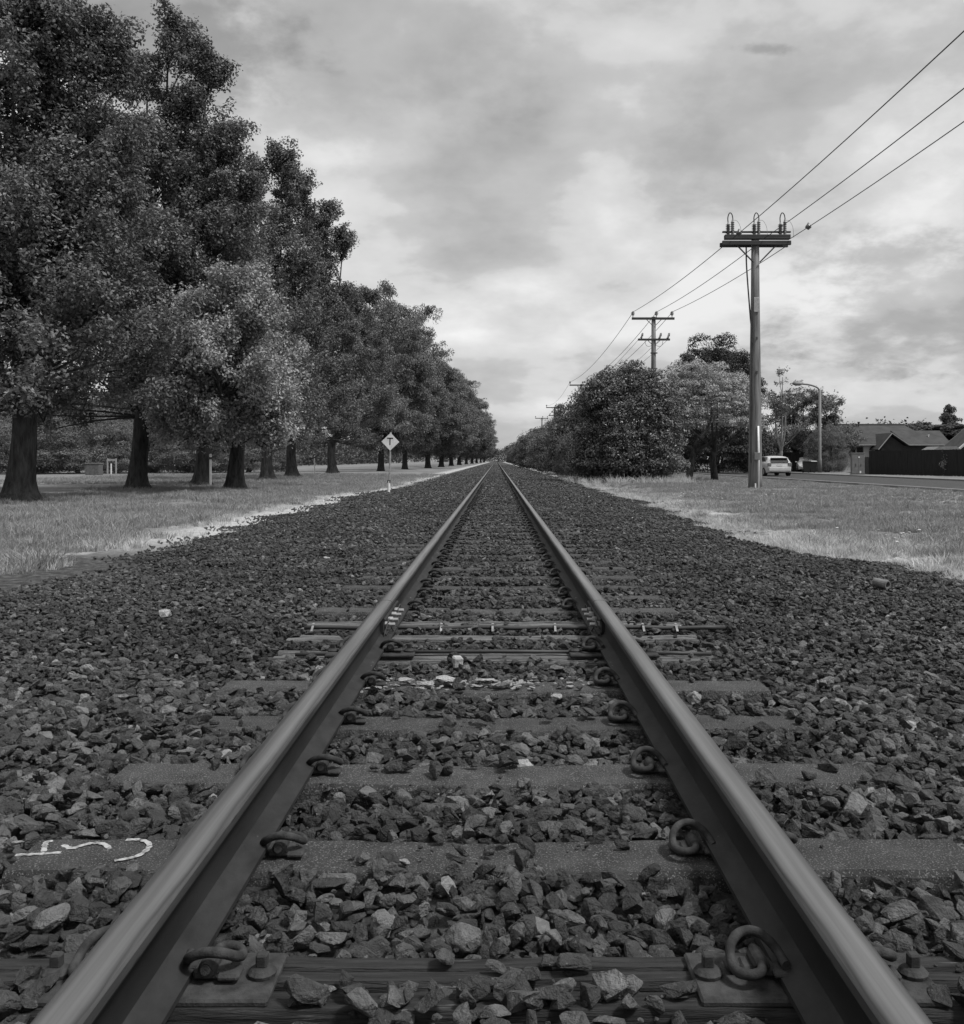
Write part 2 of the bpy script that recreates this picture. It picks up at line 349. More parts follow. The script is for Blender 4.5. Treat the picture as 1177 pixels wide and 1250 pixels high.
# ground sheet (reaches the horizon); shader lays out soil, verge and field
def ground_mat():
    m = bpy.data.materials.new('grassy_ground'); m.use_nodes = True
    t = m.node_tree; n = t.nodes; l = t.links; b = n["Principled BSDF"]
    g = n.new("ShaderNodeNewGeometry"); s = n.new("ShaderNodeSeparateXYZ"); l.new(g.outputs["Position"], s.inputs[0])
    def noise(scale, det=6):
        q = n.new("ShaderNodeTexNoise"); l.new(g.outputs["Position"], q.inputs[0]); q.inputs["Scale"].default_value = scale; q.inputs["Detail"].default_value = det; q.inputs["Roughness"].default_value = .65; return q.outputs[0]
    def ramp(i, st):
        r = n.new("ShaderNodeValToRGB"); l.new(i, r.inputs[0]); e = r.color_ramp.elements
        e[0].position, v = st[0]; e[0].color = (v,)*3 + (1,); e[1].position, v = st[-1]; e[1].color = (v,)*3 + (1,)
        for p, v in st[1:-1]: q = e.new(p); q.color = (v,)*3 + (1,)
        return r.outputs[0]
    def mr(i, a, b_, c=0, d=1):
        q = n.new("ShaderNodeMapRange"); l.new(i, q.inputs[0]); q.inputs[1].default_value = a; q.inputs[2].default_value = b_; q.inputs[3].default_value = c; q.inputs[4].default_value = d; return q.outputs[0]
    def mth(op, a, b_, c=None):
        q = n.new("ShaderNodeMath"); q.operation = op
        for i, v in enumerate((a, b_, c)):
            if v is None: continue
            if isinstance(v, (int, float)): q.inputs[i].default_value = v
            else: l.new(v, q.inputs[i])
        return q.outputs[0]
    def mix(f, a, b_):
        q = n.new("ShaderNodeMix"); q.data_type = 'RGBA'; l.new(f, q.inputs[0]); l.new(a, q.inputs[6]); l.new(b_, q.inputs[7]); return q.outputs[2]
    grass = ramp(mth('ADD', mth('MULTIPLY', noise(.35, 5), .6), mth('MULTIPLY', noise(14, 6), .4)), [(.36, .10), (.5, .17), (.64, .25)])
    dry = ramp(noise(9, 8), [(.3, .26), (.5, .38), (.7, .52)])
    soil = ramp(noise(11, 8), [(.35, .030), (.5, .06), (.65, .13)])
    nx = mth('ADD', s.outputs[0], mth('MULTIPLY_ADD', noise(1.3, 6), 1.6, -.8))
    ax = mth('ABSOLUTE', nx, 0)
    f1 = mr(ax, 3.95, 4.15); f2 = mr(ax, 4.75, 5.6)
    c = mix(f1, soil, dry); c = mix(f2, c, grass)
    # dark bare patch beside the left shoulder, near the camera
    fx = mth('MULTIPLY', mr(nx, -5.1, -4.8), mr(nx, -3.9, -3.7, 1, 0)); fy = mr(s.outputs[1], 11.0, 14.0, 1, 0)
    c = mix(mth('MULTIPLY', fx, fy), c, soil)
    l.new(c, b.inputs["Base Color"]); b.inputs["Roughness"].default_value = .95; b.inputs["Specular IOR Level"].default_value = .1
    bp = n.new("ShaderNodeBump"); bp.inputs["Strength"].default_value = .8; bp.inputs["Distance"].default_value = .05
    l.new(noise(18, 8), bp.inputs["Height"]); l.new(bp.outputs[0], b.inputs["Normal"])
    return m
gx = np.unique(np.concatenate([np.linspace(-30, 30, 121), np.array([-3000, -800, -200, -80, -50, 50, 80, 200, 800, 3000])]))
gy = np.unique(np.concatenate([np.linspace(-5, 60, 131), np.array([-200, -40, 70, 80, 95, 120, 160, 250, 500, 1200, 4000])]))
GX, GY = np.meshgrid(gx, gy)
def gz(x, y):
    a = np.abs(np.asarray(x) - TRX)
    return np.where(a < 6, -0.02, 0.0) + (vnoise(np.asarray(x) * .35 + 50, np.asarray(y) * .35 + 50, 5) - .5) * 0.10 * np.interp(a, [4, 7, 14, 16], [0, 1, 1, 0])
GZ = gz(GX, GY)
nxn, nyn = len(gx), len(gy)
vv = np.stack([GX.ravel(), GY.ravel(), GZ.ravel()], 1)
ii = (np.arange(nyn - 1)[:, None] * nxn + np.arange(nxn - 1)[None, :]).ravel()
me = bpy.data.meshes.new("ground"); me.from_pydata(vv.tolist(), [], np.stack([ii, ii + 1, ii + nxn + 1, ii + nxn], 1).tolist())
tag(link("ground", me, None, ground_mat(), True), kind="structure")

# ballast bed under the stones
bx = np.linspace(-4.6, 4.9, 96); by = np.unique(np.concatenate([np.linspace(-1, 40, 411), np.linspace(40, 120, 161), np.array([160, 220, 300, 450, 700, 1100])]))
BX, BY = np.meshgrid(bx, by)
BZ = hb(BX, BY) - 0.028
L_, R_ = edge_l(BY), edge_r(BY)
wob = (vnoise(BX * 0 + 3, BY * .9, 9) - .5) * .7 + (vnoise(BX * 0 + 3, BY * 3, 10) - .5) * .35
ins = np.clip(np.minimum(BX - (L_ + wob), (R_ + wob) - BX) / 0.35, 0, 1)
BZ = np.where(ins > 0, BZ * ins + (1 - ins) * -0.03, -0.12)
BZ = np.where(BY > 26, BZ + .014 + (vnoise(BX * 9, BY * 3, 77) - .5) * .02, BZ)
vv = np.stack([BX.ravel(), BY.ravel(), BZ.ravel()], 1)
nn = len(bx); ii = (np.arange(len(by) - 1)[:, None] * nn + np.arange(nn - 1)[None, :]).ravel()
me = bpy.data.meshes.new("ballast_bed"); me.from_pydata(vv.tolist(), [], np.stack([ii, ii + 1, ii + nn + 1, ii + nn], 1).tolist())
M['bed'] = material('ballast_bed', 0.016, 0.075, 22, 0.95, 1.0, 26, detail=8, spots=(18, .68, .19), bdist=.04, p0=.38, p1=.62)
tag(link("ballast_bed", me, None, M['bed'], True), kind="structure")

# ------------------------------------------------------------------ scatter helper (stones, grass)
def scatter(name, P, ROT, SCL, protos, kind="stuff", label=None, cat=None, seed=1):
    me = bpy.data.meshes.new(name); me.from_pydata(P.tolist(), [], [])
    rng = np.random.default_rng(seed)
    a = me.attributes.new("rot", 'FLOAT_VECTOR', 'POINT'); a.data.foreach_set("vector", np.ascontiguousarray(ROT, dtype=np.float32).ravel())
    a = me.attributes.new("scl", 'FLOAT_VECTOR', 'POINT'); a.data.foreach_set("vector", np.ascontiguousarray(SCL, dtype=np.float32).ravel())
    a = me.attributes.new("idx", 'INT', 'POINT'); a.data.foreach_set("value", rng.integers(0, len(protos), len(P)).astype(np.int32))
    o = bpy.data.objects.new(name, me); col.objects.link(o)
    pc = bpy.data.collections.new(name + "_shapes")
    for p in protos: pc.objects.link(p)
    ng = bpy.data.node_groups.new(name + "_nodes", 'GeometryNodeTree')
    ng.interface.new_socket("Geometry", in_out='INPUT', socket_type='NodeSocketGeometry')
    ng.interface.new_socket("Geometry", in_out='OUTPUT', socket_type='NodeSocketGeometry')
    n = ng.nodes; l = ng.links
    gi = n.new("NodeGroupInput"); go = n.new("NodeGroupOutput")
    ci = n.new("GeometryNodeCollectionInfo"); ci.inputs[0].default_value = pc; ci.inputs[1].default_value = True; ci.inputs[2].default_value = True
    ip = n.new("GeometryNodeInstanceOnPoints"); ip.inputs["Pick Instance"].default_value = True
    def na(nm, ty):
        q = n.new("GeometryNodeInputNamedAttribute"); q.data_type = ty; q.inputs[0].default_value = nm; return q.outputs[0]
    l.new(gi.outputs[0], ip.inputs["Points"]); l.new(ci.outputs[0], ip.inputs["Instance"])
    l.new(na("idx", 'INT'), ip.inputs["Instance Index"])
    e2r = n.new("FunctionNodeEulerToRotation"); l.new(na("rot", 'FLOAT_VECTOR'), e2r.inputs[0]); l.new(e2r.outputs[0], ip.inputs["Rotation"])
    l.new(na("scl", 'FLOAT_VECTOR'), ip.inputs["Scale"]); l.new(ip.outputs[0], go.inputs[0])
    md = o.modifiers.new("scatter", 'NODES'); md.node_group = ng
    tag(o, label, cat, None, kind)
    return o

# ------------------------------------------------------------------ stones
def rock_mesh(seed, fine=True):
    rng = random.Random(seed); bm = bmesh.new()
    sx, sy, sz = 1.0, rng.uniform(.62, .9), rng.uniform(.38, .68)
    for i in range(rng.randint(9, 14)):
        v = Vector((rng.gauss(0, 1), rng.gauss(0, 1), rng.gauss(0, 1))).normalized() * rng.uniform(.85, 1.0)
        bm.verts.new((v.x * sx * .5, v.y * sy * .5, v.z * sz * .5))
    bmesh.ops.convex_hull(bm, input=bm.verts)
    bmesh.ops.dissolve_limit(bm, angle_limit=R(14), verts=bm.verts, edges=bm.edges)
    for v in [v for v in bm.verts if not v.link_faces]: bm.verts.remove(v)
    if fine:
        bmesh.ops.bevel(bm, geom=bm.edges[:], offset=.045, segments=2, affect='EDGES', profile=.6, clamp_overlap=True)
        bmesh.ops.triangulate(bm, faces=bm.faces)
        bmesh.ops.subdivide_edges(bm, edges=[e for e in bm.edges if e.calc_length() > .2], cuts=1)
        bmesh.ops.triangulate(bm, faces=bm.faces)
        for v in bm.verts:
            v.co += Vector((rng.uniform(-1, 1), rng.uniform(-1, 1), rng.uniform(-1, 1))) * .012
    me = bpy.data.meshes.new("stone"); bm.to_mesh(me); bm.free(); me.materials.append(M['stone'])
    if fine:
        me.polygons.foreach_set("use_smooth", [True] * len(me.polygons))
        me.set_sharp_from_angle(angle=R(32))
    return me
rocks = [bpy.data.objects.new("stone", rock_mesh(s)) for s in range(26)]
rocks_far = [bpy.data.objects.new("stone", rock_mesh(s + 100, False)) for s in range(14)]

SLEEPERS = [1.742, 2.31, 2.91, 3.49, 4.04, 4.69, 5.17, 5.55, 6.10, 6.70, 7.22] + [7.82 + .6 * i for i in range(50)]
TIMBER = {0, 5, 6, 7}
SLa = np.array(SLEEPERS)
rng = np.random.default_rng(4)
def stones(x0, x1, y0, y1, cell, smin, smax, dz, jit=.5, keep=1.0, far=False):
    xs = np.arange(x0, x1, cell); ys = np.arange(y0, y1, cell)
    X, Y = np.meshgrid(xs, ys); X = X.ravel(); Y = Y.ravel()
    X = X + rng.uniform(-jit, jit, X.size) * cell; Y = Y + rng.uniform(-jit, jit, Y.size) * cell
    k = rng.random(X.size) < keep; X, Y = X[k], Y[k]
    # only what the camera or a neighbour position might see
    k = np.abs(X) < Y * .62 + 1.6; X, Y = X[k], Y[k]
    S = rng.uniform(0, 1, X.size) ** 1.5 * (smax - smin) + smin
    # ragged edges
    wob_ = (vnoise(X * 0 + 3, Y * .9, 9) - .5) * .7 + (vnoise(X * 0 + 3, Y * 3, 10) - .5) * .35
    ed = np.minimum(X - (edge_l(Y) + wob_), (edge_r(Y) + wob_) - X)
    k = rng.random(X.size) < np.clip((ed + .55) / .8, 0, 1) ** 1.8; X, Y, S, ed = X[k], Y[k], S[k], ed[k]
    Z = hb(X, Y) + dz + rng.uniform(-.012, .012, X.size)
    Z = np.where(ed < .4, Z * np.clip(ed / .4, 0, 1), Z)
    a = np.abs(X - TRX)
    # sleepers
    if not far:
        dsl = np.min(np.abs(Y[:, None] - SLa[None, :]), 1); on = (dsl < .085 + S * .22) & (a < 1.09 + S * .3)
        p_on = np.interp(Y, [0, 6, 9, 14, 22], [.03, .05, .15, .42, .85])
        clump = vnoise(X * 3.1, Y * 2.2, 31) > .62
        p_on = np.where(clump, p_on * 3 + .05, p_on * .5)
        clip = (np.abs(a - .56) < .20) & (dsl < .12)
        p_on = np.where((Y < np.where(X > .1, 1.705, 1.735)), .92, p_on)
        k = (~on) | ((rng.random(X.size) < p_on) & (~clip) & (dz >= 0))
        k &= ~(clip & on)
        k &= ~(on & (X < -.6) & (np.abs(Y - 2.31) < .2))
        Z = np.where(on, Z_SL + S * .20, Z)
        X, Y, Z, S, a, on = X[k], Y[k], Z[k], S[k], a[k], on[k]
    # keep clear of the rails
    rd = np.abs(a - .577)
    under = rd < .064 + S * .48
    Z = np.where(under, np.minimum(Z, .155 - S * .5), Z)
    k = ~(under & (S > .075)); X, Y, Z, S = X[k], Y[k], Z[k], S[k]
    return np.stack([X, Y, Z], 1), S
PP, SS = [], []
def addst(*a, **k):
    p, s = stones(*a, **k); PP.append(p); SS.append(s)
addst(-3.5, 3.5, .6, 4.2, .043, .044, .088, .000)
addst(-3.5, 3.5, .6, 4.2, .052, .045, .078, -.028)
addst(-3.5, 3.5, .6, 4.2, .075, .066, .100, .008, keep=.7)
addst(-3.5, 3.5, .6, 3.8, .028, .010, .026, .006, keep=.45)
addst(-5.2, 5.2, 4.2, 11, .039, .034, .070, .000)
addst(-5.2, 5.2, 4.2, 11, .055, .045, .075, -.024)
addst(-5.2, 5.2, 4.2, 11, .12, .060, .095, .008, keep=.55)
P = np.concatenate(PP); S = np.concatenate(SS)
def rots(n): return np.stack([rng.uniform(-.55, .55, n), rng.uniform(-.55, .55, n), rng.uniform(0, 6.283, n)], 1)
def rots_full(n):
    r = rots(n); k = rng.random(n) < .3; r[k, 0] = rng.uniform(0, 6.28, k.sum()); return r
scl = np.stack([S, S * rng.uniform(.8, 1.1, len(S)), S * rng.uniform(.8, 1.2, len(S))], 1)
scatter("ballast", P, rots_full(len(P)), scl, rocks, label="dark angular crushed stone ballast packed between and beside the near sleepers", cat="ballast", seed=2)
n_near = len(P)
PP, SS = [], []
addst(-5.2, 5.2, 11, 20, .055, .040, .078, .004)
addst(-5.2, 5.2, 20, 36, .085, .050, .090, .006)
addst(-4.8, 4.8, 36, 90, .17, .07, .13, .008, far=True)
addst(-4.8, 4.8, 90, 200, .5, .12, .2, .0, far=True)
P = np.concatenate(PP); S = np.concatenate(SS)
scl = np.stack([S, S, S], 1)
scatter("distant_ballast", P, rots_full(len(P)), scl, rocks_far, label="dark crushed stone ballast running away down the line", cat="ballast", seed=3)
print("stones", n_near, len(P))

# ------------------------------------------------------------------ rails
def rail_mesh(y0, y1):
    half = [(.0635, 0), (.0635, .011), (.030, .021), (.014, .030), (.0085, .045), (.0080, .075), (.0085, .100), (.013, .112), (.0335, .121), (.0350, .126), (.0355, .143), (.0325, .1475), (.025, .1520), (.012, .1548)]
    prof = [(a, b) for a, b in half] + [(-a, b) for a, b in reversed(half)]
    n = len(prof); ys = sorted(set([y0, y1] + [y for y in list(np.arange(-2, 12, .5)) + [15, 20, 30, 50, 100, 200, 400, 800] if y0 < y < y1]))
    V = []; Fc = []; mi = []
    rr = random.Random(int(y0 * 10))
    for y in ys:
        for a, b in prof: V.append((a, y, b))
    for i in range(len(ys) - 1):
        for k in range(n):
            k2 = (k + 1) % n
            Fc.append((i * n + k, i * n + k2, (i + 1) * n + k2, (i + 1) * n + k))
            m_ = 1
            if 9 <= k <= n - 11: m_ = 3
            if 11 <= k <= n - 13: m_ = 0
            if k in (1, 2, n - 3, n - 4, 0, n - 2): m_ = 2
            mi.append(m_)
    Fc.append(tuple(range(n))); Fc.append(tuple((len(ys) - 1) * n + k for k in reversed(range(n)))); mi += [1, 1]
    me = bpy.data.meshes.new("rail"); me.from_pydata(V, [], Fc); me.polygons.foreach_set("material_index", mi)
    bm = bmesh.new(); bm.from_mesh(me); bmesh.ops.recalc_face_normals(bm, faces=bm.faces); bm.to_mesh(me); bm.free()
    me.polygons.foreach_set("use_smooth", [True] * len(me.polygons)); me.set_sharp_from_angle(angle=R(35))
    for mm in (M['railtop'], M['railside'], M['railfoot'], M['headside']): me.materials.append(mm)
    return me
JY = 5.30
rm_near = rail_mesh(-1.5, JY - .004); rm_far = rail_mesh(JY + .004, 950)
for side, nm in ((-1, "left"), (1, "right")):
    for me_, lab in ((rm_near, f"near length of the {nm} steel rail, in front of the bolted joint"), (rm_far, f"far length of the {nm} steel rail, running from the bolted joint to the horizon")):
        o = bpy.data.objects.new("steel_rail", me_); col.objects.link(o); o.location = (TRX + side * .5770, 0, .182); o.scale = (-side, 1, 1)
        tag(o, lab, "rail", "rails of the single track")

# ------------------------------------------------------------------ clips and sleepers
clip_path = smooth_path([(.036, -.050, .030), (.036, .0, .030), (.037, .030, .030), (.046, .056, .030), (.070, .063, .028), (.092, .046, .026), (.099, .015, .030),
                         (.094, -.020, .046), (.074, -.042, .062), (.044, -.050, .068), (.014, -.044, .060), (-.008, -.024, .042), (-.016, .004, .031), (-.018, .028, .029)], 5)
clip_me = MB().tube(clip_path, .0108, 10).mesh("rail_clip"); clip_me.materials.append(M['rust'])
clip_me.polygons.foreach_set("use_smooth", [True] * len(clip_me.polygons)); clip_me.set_sharp_from_angle(angle=R(50))
mb = MB()
mb.tube([(.036, -.040, .022), (.036, -.030, .024), (.036, .020, .024), (.036, .026, .022)], [.015, .0205, .0205, .016], 14)
mb.tube([(.036, -.046, .030), (.036, -.03, .030)], .0125, 12)
mb.box((.040, -.005, .012), (.075, .055, .022), ch=.006)
mb.box((.082, -.020, .010), (.050, .050, .016), ch=.006)
mb.box((-.006, .018, .0155), (.036, .060, .009), ch=.003)
sh_me = mb.mesh("clip_shoulder"); sh_me.materials.append(M['rust'])

def beam_concrete():
    bm = bmesh.new()
    nx_ = 54; prof = [(-.118, -.16), (-.100, -.014), (-.090, 0), (.090, 0), (.100, -.014), (.118, -.16)]
    rings = []
    rr = random.Random(3)
    for i in range(nx_ + 1):
        x = -1.11 + 2.22 * i / nx_
        rings.append([bm.verts.new((x, p[0] + rr.uniform(-.003, .003), p[1] + rr.uniform(-.0016, .0016) - (.010 * math.exp(-(x / .35) ** 2)))) for p in prof])
    for i in range(nx_):
        for k in range(5): bm.faces.new((rings[i][k], rings[i][k + 1], rings[i + 1][k + 1], rings[i + 1][k]))
    bm.faces.new(rings[0]); bm.faces.new(list(reversed(rings[-1])))
    bmesh.ops.recalc_face_normals(bm, faces=bm.faces)
    me = bpy.data.meshes.new("beam"); bm.to_mesh(me); bm.free(); me.materials.append(M['concrete']); return me
def beam_timber(seed, pale=False):
    rr = random.Random(seed); mb = MB()
    ws = [rr.uniform(.03, .07) for _ in range(4)]; tot = sum(ws); ws = [q * .19 / tot for q in ws]; y = -.095
    for wd in ws:
        n = 16; e0 = -1.07 + rr.uniform(-.02, .05); e1 = 1.07 - rr.uniform(-.02, .05); zo = rr.uniform(-.014, .002)
        vs = []; fs = []
        for i in range(n + 1):
            x = e0 + (e1 - e0) * i / n; j0 = rr.uniform(.0015, .006); j1 = rr.uniform(.0015, .006); dz_ = zo + rr.uniform(-.003, .003)
            vs += [(x, y + j0, dz_ - .010), (x, y + j0 + .004, dz_), (x, y + wd - j1 - .004, dz_ + rr.uniform(-.002, .002)), (x, y + wd - j1, dz_ - .010), (x, y + wd - j1, -.14), (x, y + j0, -.14)]
        for i in range(n):
            for k in range(6): fs.append((i * 6 + k, i * 6 + (k + 1) % 6, (i + 1) * 6 + (k + 1) % 6, (i + 1) * 6 + k))
        fs.append(tuple(range(6))); fs.append(tuple(n * 6 + k for k in reversed(range(6)))); mb.add(vs, fs); y += wd
    mb.box((0, 0, -.09), (2.08, .17, .12))
    me = mb.mesh("beam"); me.materials.append(M['timber_pale'] if pale else M['timber']); return me
def add_fast(root, plates=False):
    for sd_ in (-1, 1):
        for io in (-1, 1):       # -1 gauge side, 1 field side
            u0 = sd_ * .5770 + io * sd_ * .0635
            # local u axis points away from the rail; rotate so that shape keeps its handedness
            ang = 0 if io * sd_ > 0 else PI
            c = bpy.data.objects.new("rail_clip", clip_me); col.objects.link(c); c.parent = root; c.location = (TRX + u0, 0, .002 + (.014 if plates else 0)); c.rotation_euler = (0, 0, ang); c.scale = (.80, .80, .84)
            s_ = bpy.data.objects.new("clip_shoulder", sh_me); col.objects.link(s_); s_.parent = c
    if plates:
        for sd_ in (-1, 1):
            mb = MB(); mb.box((0, 0, 0), (.42, .165, .014), ch=.004)
            p = mb.obj("base_plate", M['rust'], root, loc=(TRX + sd_ * .5770, 0, .006))
            for io in (-1, 1):
                mb = MB(); mb.lathe([(.024, 0), (.026, .008), (.020, .014), (.012, .018)], n=12); mb.box((0, 0, .028), (.020, .020, .024), ch=.003)
                mb.obj("screw_spike", M['rust'], p, loc=(io * .182, .0, .006))
# first concrete sleeper and copies
cb = beam_concrete()
proto = empty("railway_sleeper", (0, SLEEPERS[1], Z_SL)); link("beam", cb, proto)
add_fast(proto)
NUM = ["first", "second", "third", "fourth", "fifth", "sixth", "seventh", "eighth", "ninth", "tenth", "eleventh", "twelfth"]
rr = random.Random(8); tseed = 0; nc = 0
timb_lab = {0: "dark split timber sleeper under the rails at the very bottom of the picture",
            5: "timber sleeper with a whitish left end, just in front of the bolted rail joint",
            6: "weathered timber sleeper right under the front of the bolted rail joint, pipe behind it",
            7: "weathered timber sleeper under the back of the bolted rail joint, behind the cable pipe"}
for i, y in enumerate(SLEEPERS):
    if i in TIMBER:
        t = empty("timber_sleeper", (0, y, Z_SL)); link("beam", beam_timber(20 + i, i >= 5), t)
        if i in (0, 5): add_fast(t, True)
        tag(t, timb_lab[i], "sleeper", "timber sleepers")
        continue
    o = proto if i == 1 else copy_tree(proto)
    o.location = (rr.uniform(-.012, .012), y, Z_SL + (0 if i < 3 else rr.uniform(-.008, .004))); o.rotation_euler = (0, 0, rr.uniform(-.004, .004))
    if i == 1: o.location = (0, y, Z_SL)
    if i == 1: lab = "concrete sleeper with a white painted number on its left end"
    elif i == 2: lab = "concrete sleeper right behind the one with the white painted number"
    elif i == 3: lab = "concrete sleeper two behind the one with the white painted number"
    elif i == 4: lab = "concrete sleeper with pale broken rubble lying in its middle"
    elif i - 8 < 12: lab = f"grey concrete sleeper, {NUM[i - 8]} one beyond the bolted rail joint"
    else: lab = "far concrete sleeper nearly buried in ballast, more than twelve beyond the bolted joint"
    tag(o, lab, "sleeper", "far concrete sleepers in ballast" if i - 8 >= 12 else "concrete sleepers")

# painted number on the near concrete sleeper
def pp(x, y): Y = F * (CH - Z_SL) / (y - VY); return ((x - VX) / F * Y, Y)
strokes = [[(27, 1038), (50, 1037), (82, 1035)], [(61, 1034), (62, 1028), (64, 1023), (72, 1021)],
           [(84, 1026), (94, 1030), (106, 1027), (120, 1024), (133, 1025), (141, 1031)],
           [(160, 1020), (176, 1020), (187, 1024), (186, 1031), (172, 1040), (146, 1045)]]
mb = MB()
for st in strokes:
    pts = smooth_path([Vector((pp(*q)[0], pp(*q)[1] - .028, 0)) for q in st], 6); vs = []; fs = []
    for i, p in enumerate(pts):
        t = (pts[min(i + 1, len(pts) - 1)] - pts[max(i - 1, 0)]).normalized(); nrm = Vector((-t.y, t.x, 0)); ww = .0066 + .0012 * math.sin(i * 1.7) + .0010 * math.sin(i * 4.1)
        vs += [p + nrm * ww, p - nrm * ww]
        if i: fs.append((2 * i - 2, 2 * i - 1, 2 * i + 1, 2 * i))
    mb.add(vs, fs)
pm = mb.obj("painted_number", M['white_paint'], proto, loc=(0, -SLEEPERS[1], .0022))
pm["label"] = "white painted number strokes on the sleeper end"

# ------------------------------------------------------------------ fishplates at the joint
def fishplate(side, io, lab):
    r = empty("fishplate", (TRX + side * .5770 + io * side * .016, JY, .175), 0 if io * side > 0 else PI); r.scale = (1.5, 1, 1)
    mb = MB(); mb.prism([(-.008, .026), (.016, .022), (.018, .034), (.006, .046), (.006, .096), (.014, .108), (.006, .116), (-.008, .110)], -.33, .33)
    mb.obj("plate", M['railfoot'], r)
    for k in range(4):
        y = (-.24, -.085, .085, .24)[k]
        mb = MB(); mb.tube([(.004, y, .07), (.022, y, .07)], .017, 6); mb.tube([(.02, y, .07), (.040, y, .07)], .010, 8)
        mb.obj("bolt", M['galv'], r)
    tag(r, lab, "fishplate", "bolted fishplates at the rail joint")
fishplate(-1, -1, "bolted fishplate on the inner side of the left rail"); fishplate(-1, 1, "bolted fishplate on the outer side of the left rail")
fishplate(1, -1, "bolted fishplate on the inner side of the right rail"); fishplate(1, 1, "bolted fishplate on the outer side of the right rail")

# pipe between the two timber sleepers at the joint, strapped down
t = empty("cable_pipe", (0, 5.375, Z_SL))
pts = [(-1.05 + 2.30 * i / 20, .004 * math.sin(i * .9), .010 + .003 * math.sin(i * 1.7)) for i in range(21)]
MB().tube(pts, .012, 10).obj("pipe", M['pipe'], t, True)
for x in (-1.0, -.30, -.02, .32, .80, .98):
    mb = MB(); mb.box((x, 0, .031), (.012, .04, .003)); mb.box((x, -.040, .012), (.012, .05, .003), rot=(.5, 0, 0)); mb.box((x + .02, .06, .012), (.040, .010, .003)); mb.box((x + .036, .040, .012), (.008, .04, .003))
    mb.obj("strap", M['strap'], t)
tag(t, "grey cable pipe strapped between the two timber sleepers at the rail joint", "pipe")
for k, (x0, x1, y) in enumerate(((-.95, -.64, 4.64), (-.52, .52, 4.70), (.64, 1.02, 4.66))):
    mb = MB(); mb.tube([(x0, y, .012), ((x0 + x1) / 2, y + .01, .014), (x1, y, .012)], .009, 8)
    o = mb.obj("signal_cable", M['pipe'], None, True, loc=(0, 0, Z_SL - .004))
    tag(o, ("thin cable left of the left rail on the pale timber sleeper", "thin cable between the rails on the pale timber sleeper", "thin cable right of the right rail on the pale timber sleeper")[k], "cable", "cables on the pale timber sleeper")
for side, nm in ((-1, "left"), (1, "right")):
    pts = smooth_path([(.03, -.36, .02), (.05, -.30, .10), (.045, -.24, .075), (.06, -.1, -.0), (.055, .12, .0), (.045, .22, .07), (.05, .30, .09), (.03, .36, .02)], 5)
    o = MB().tube([(-side * p.x, p.y, p.z) for p in pts], .0035, 6).obj("bond_wire", M['wire'], None, True, loc=(TRX + side * .5770, JY, .18))
    tag(o, f"thin bonding wire looped along the inside of the {nm} rail joint", "wire", "bonding wires")

# ------------------------------------------------------------------ loose pale rocks and debris
M['pale_rock'] = material('pale_rock', .18, .48, 12, .85, .8, 60, bdist=.01)
def pale(x, y, s, lab, z=None, seed=0, rz=0, flat=.5):
    me = rock_mesh(300 + seed); me.materials.clear(); me.materials.append(M['pale_rock'])
    o = bpy.data.objects.new("pale_rock", me); col.objects.link(o); o.location = (x, y, (z if z is not None else float(hb(x, y))) + s * .15)
    o.scale = (s, s * .8, s * flat * 1.3); o.rotation_euler = (.15, .1, rz); tag(o, lab, "rock", "pale rocks on the ballast")
rubble = [(498, 838, .10), (520, 840, .09), (545, 836, .12), (566, 839, .08), (590, 837, .11), (612, 841, .10), (635, 838, .07), (680, 855, .07)]
rgr = np.random.default_rng(15); nR = 150; Pr = np.stack([rgr.normal(-.12, .26, nR), rgr.normal(4.06, .055, nR), np.full(nR, Z_SL + .004)], 1); Sr = rgr.uniform(.015, .05, nR)
rub = []
for k in range(6):
    me_ = rock_mesh(400 + k); me_.materials.clear(); me_.materials.append(M['pale_rock']); rub.append(bpy.data.objects.new("rubble", me_))
scatter("rubble", Pr, np.stack([rgr.uniform(-.2, .2, nR), rgr.uniform(-.2, .2, nR), rgr.uniform(0, 6.28, nR)], 1), np.stack([Sr, Sr, Sr * .5], 1), rub, label="crumbled whitish rubble strewn across the middle of the fifth sleeper", cat="rubble", seed=16)
names = ["leftmost piece", "second piece from the left", "third piece from the left", "fourth piece from the left", "fifth piece from the left", "sixth piece from the left", "seventh piece from the left", "rightmost separate piece"]
for k, (a, b, s) in enumerate(rubble):
    X, Y = px(a, b, .93); pale(X, Y, s * 1.15, f"{names[k]} of the whitish rubble across the fifth sleeper", Z_SL, k, k * .7, .3)
X, Y = px(640, 940, .95); pale(X, Y, .085, "whitish angular rock between the rails behind the third sleeper", None, 10, .4, .7)
X, Y = px(490, 1066, .94); pale(X, Y, .06, "upright pale grey rock in front of the painted sleeper, left of centre", None, 11, 1.2, .9)
X, Y = px(586, 652, .95); pale(X, Y, .10, "small pale rock far down between the rails", None, 12, .3, .6)
X, Y = px(203, 758, 1.0); pale(X, Y, .14, "large pale rock on the ballast left of the track", None, 13, .2, .6)
X, Y = px(400, 686, 1.0); pale(X, Y, .13, "pale flat rock on the left ballast beyond the others", None, 14, .9, .35)
X, Y = px(20, 1060, .98); pale(X, Y, .05, "small whitish pebble at the end of the painted sleeper", None, 15, .9, .5)
X, Y = px(558, 815, .94)
mb = MB(); mb.box((0, 0, .02), (.045, .045, .05), ch=.006); o = mb.obj("concrete_stub", M['pale_rock'], None, loc=(X, Y, float(hb(X, Y))), rot=(.1, .05, .3))
tag(o, "small square concrete stub standing in the ballast between the rails", "concrete stub")
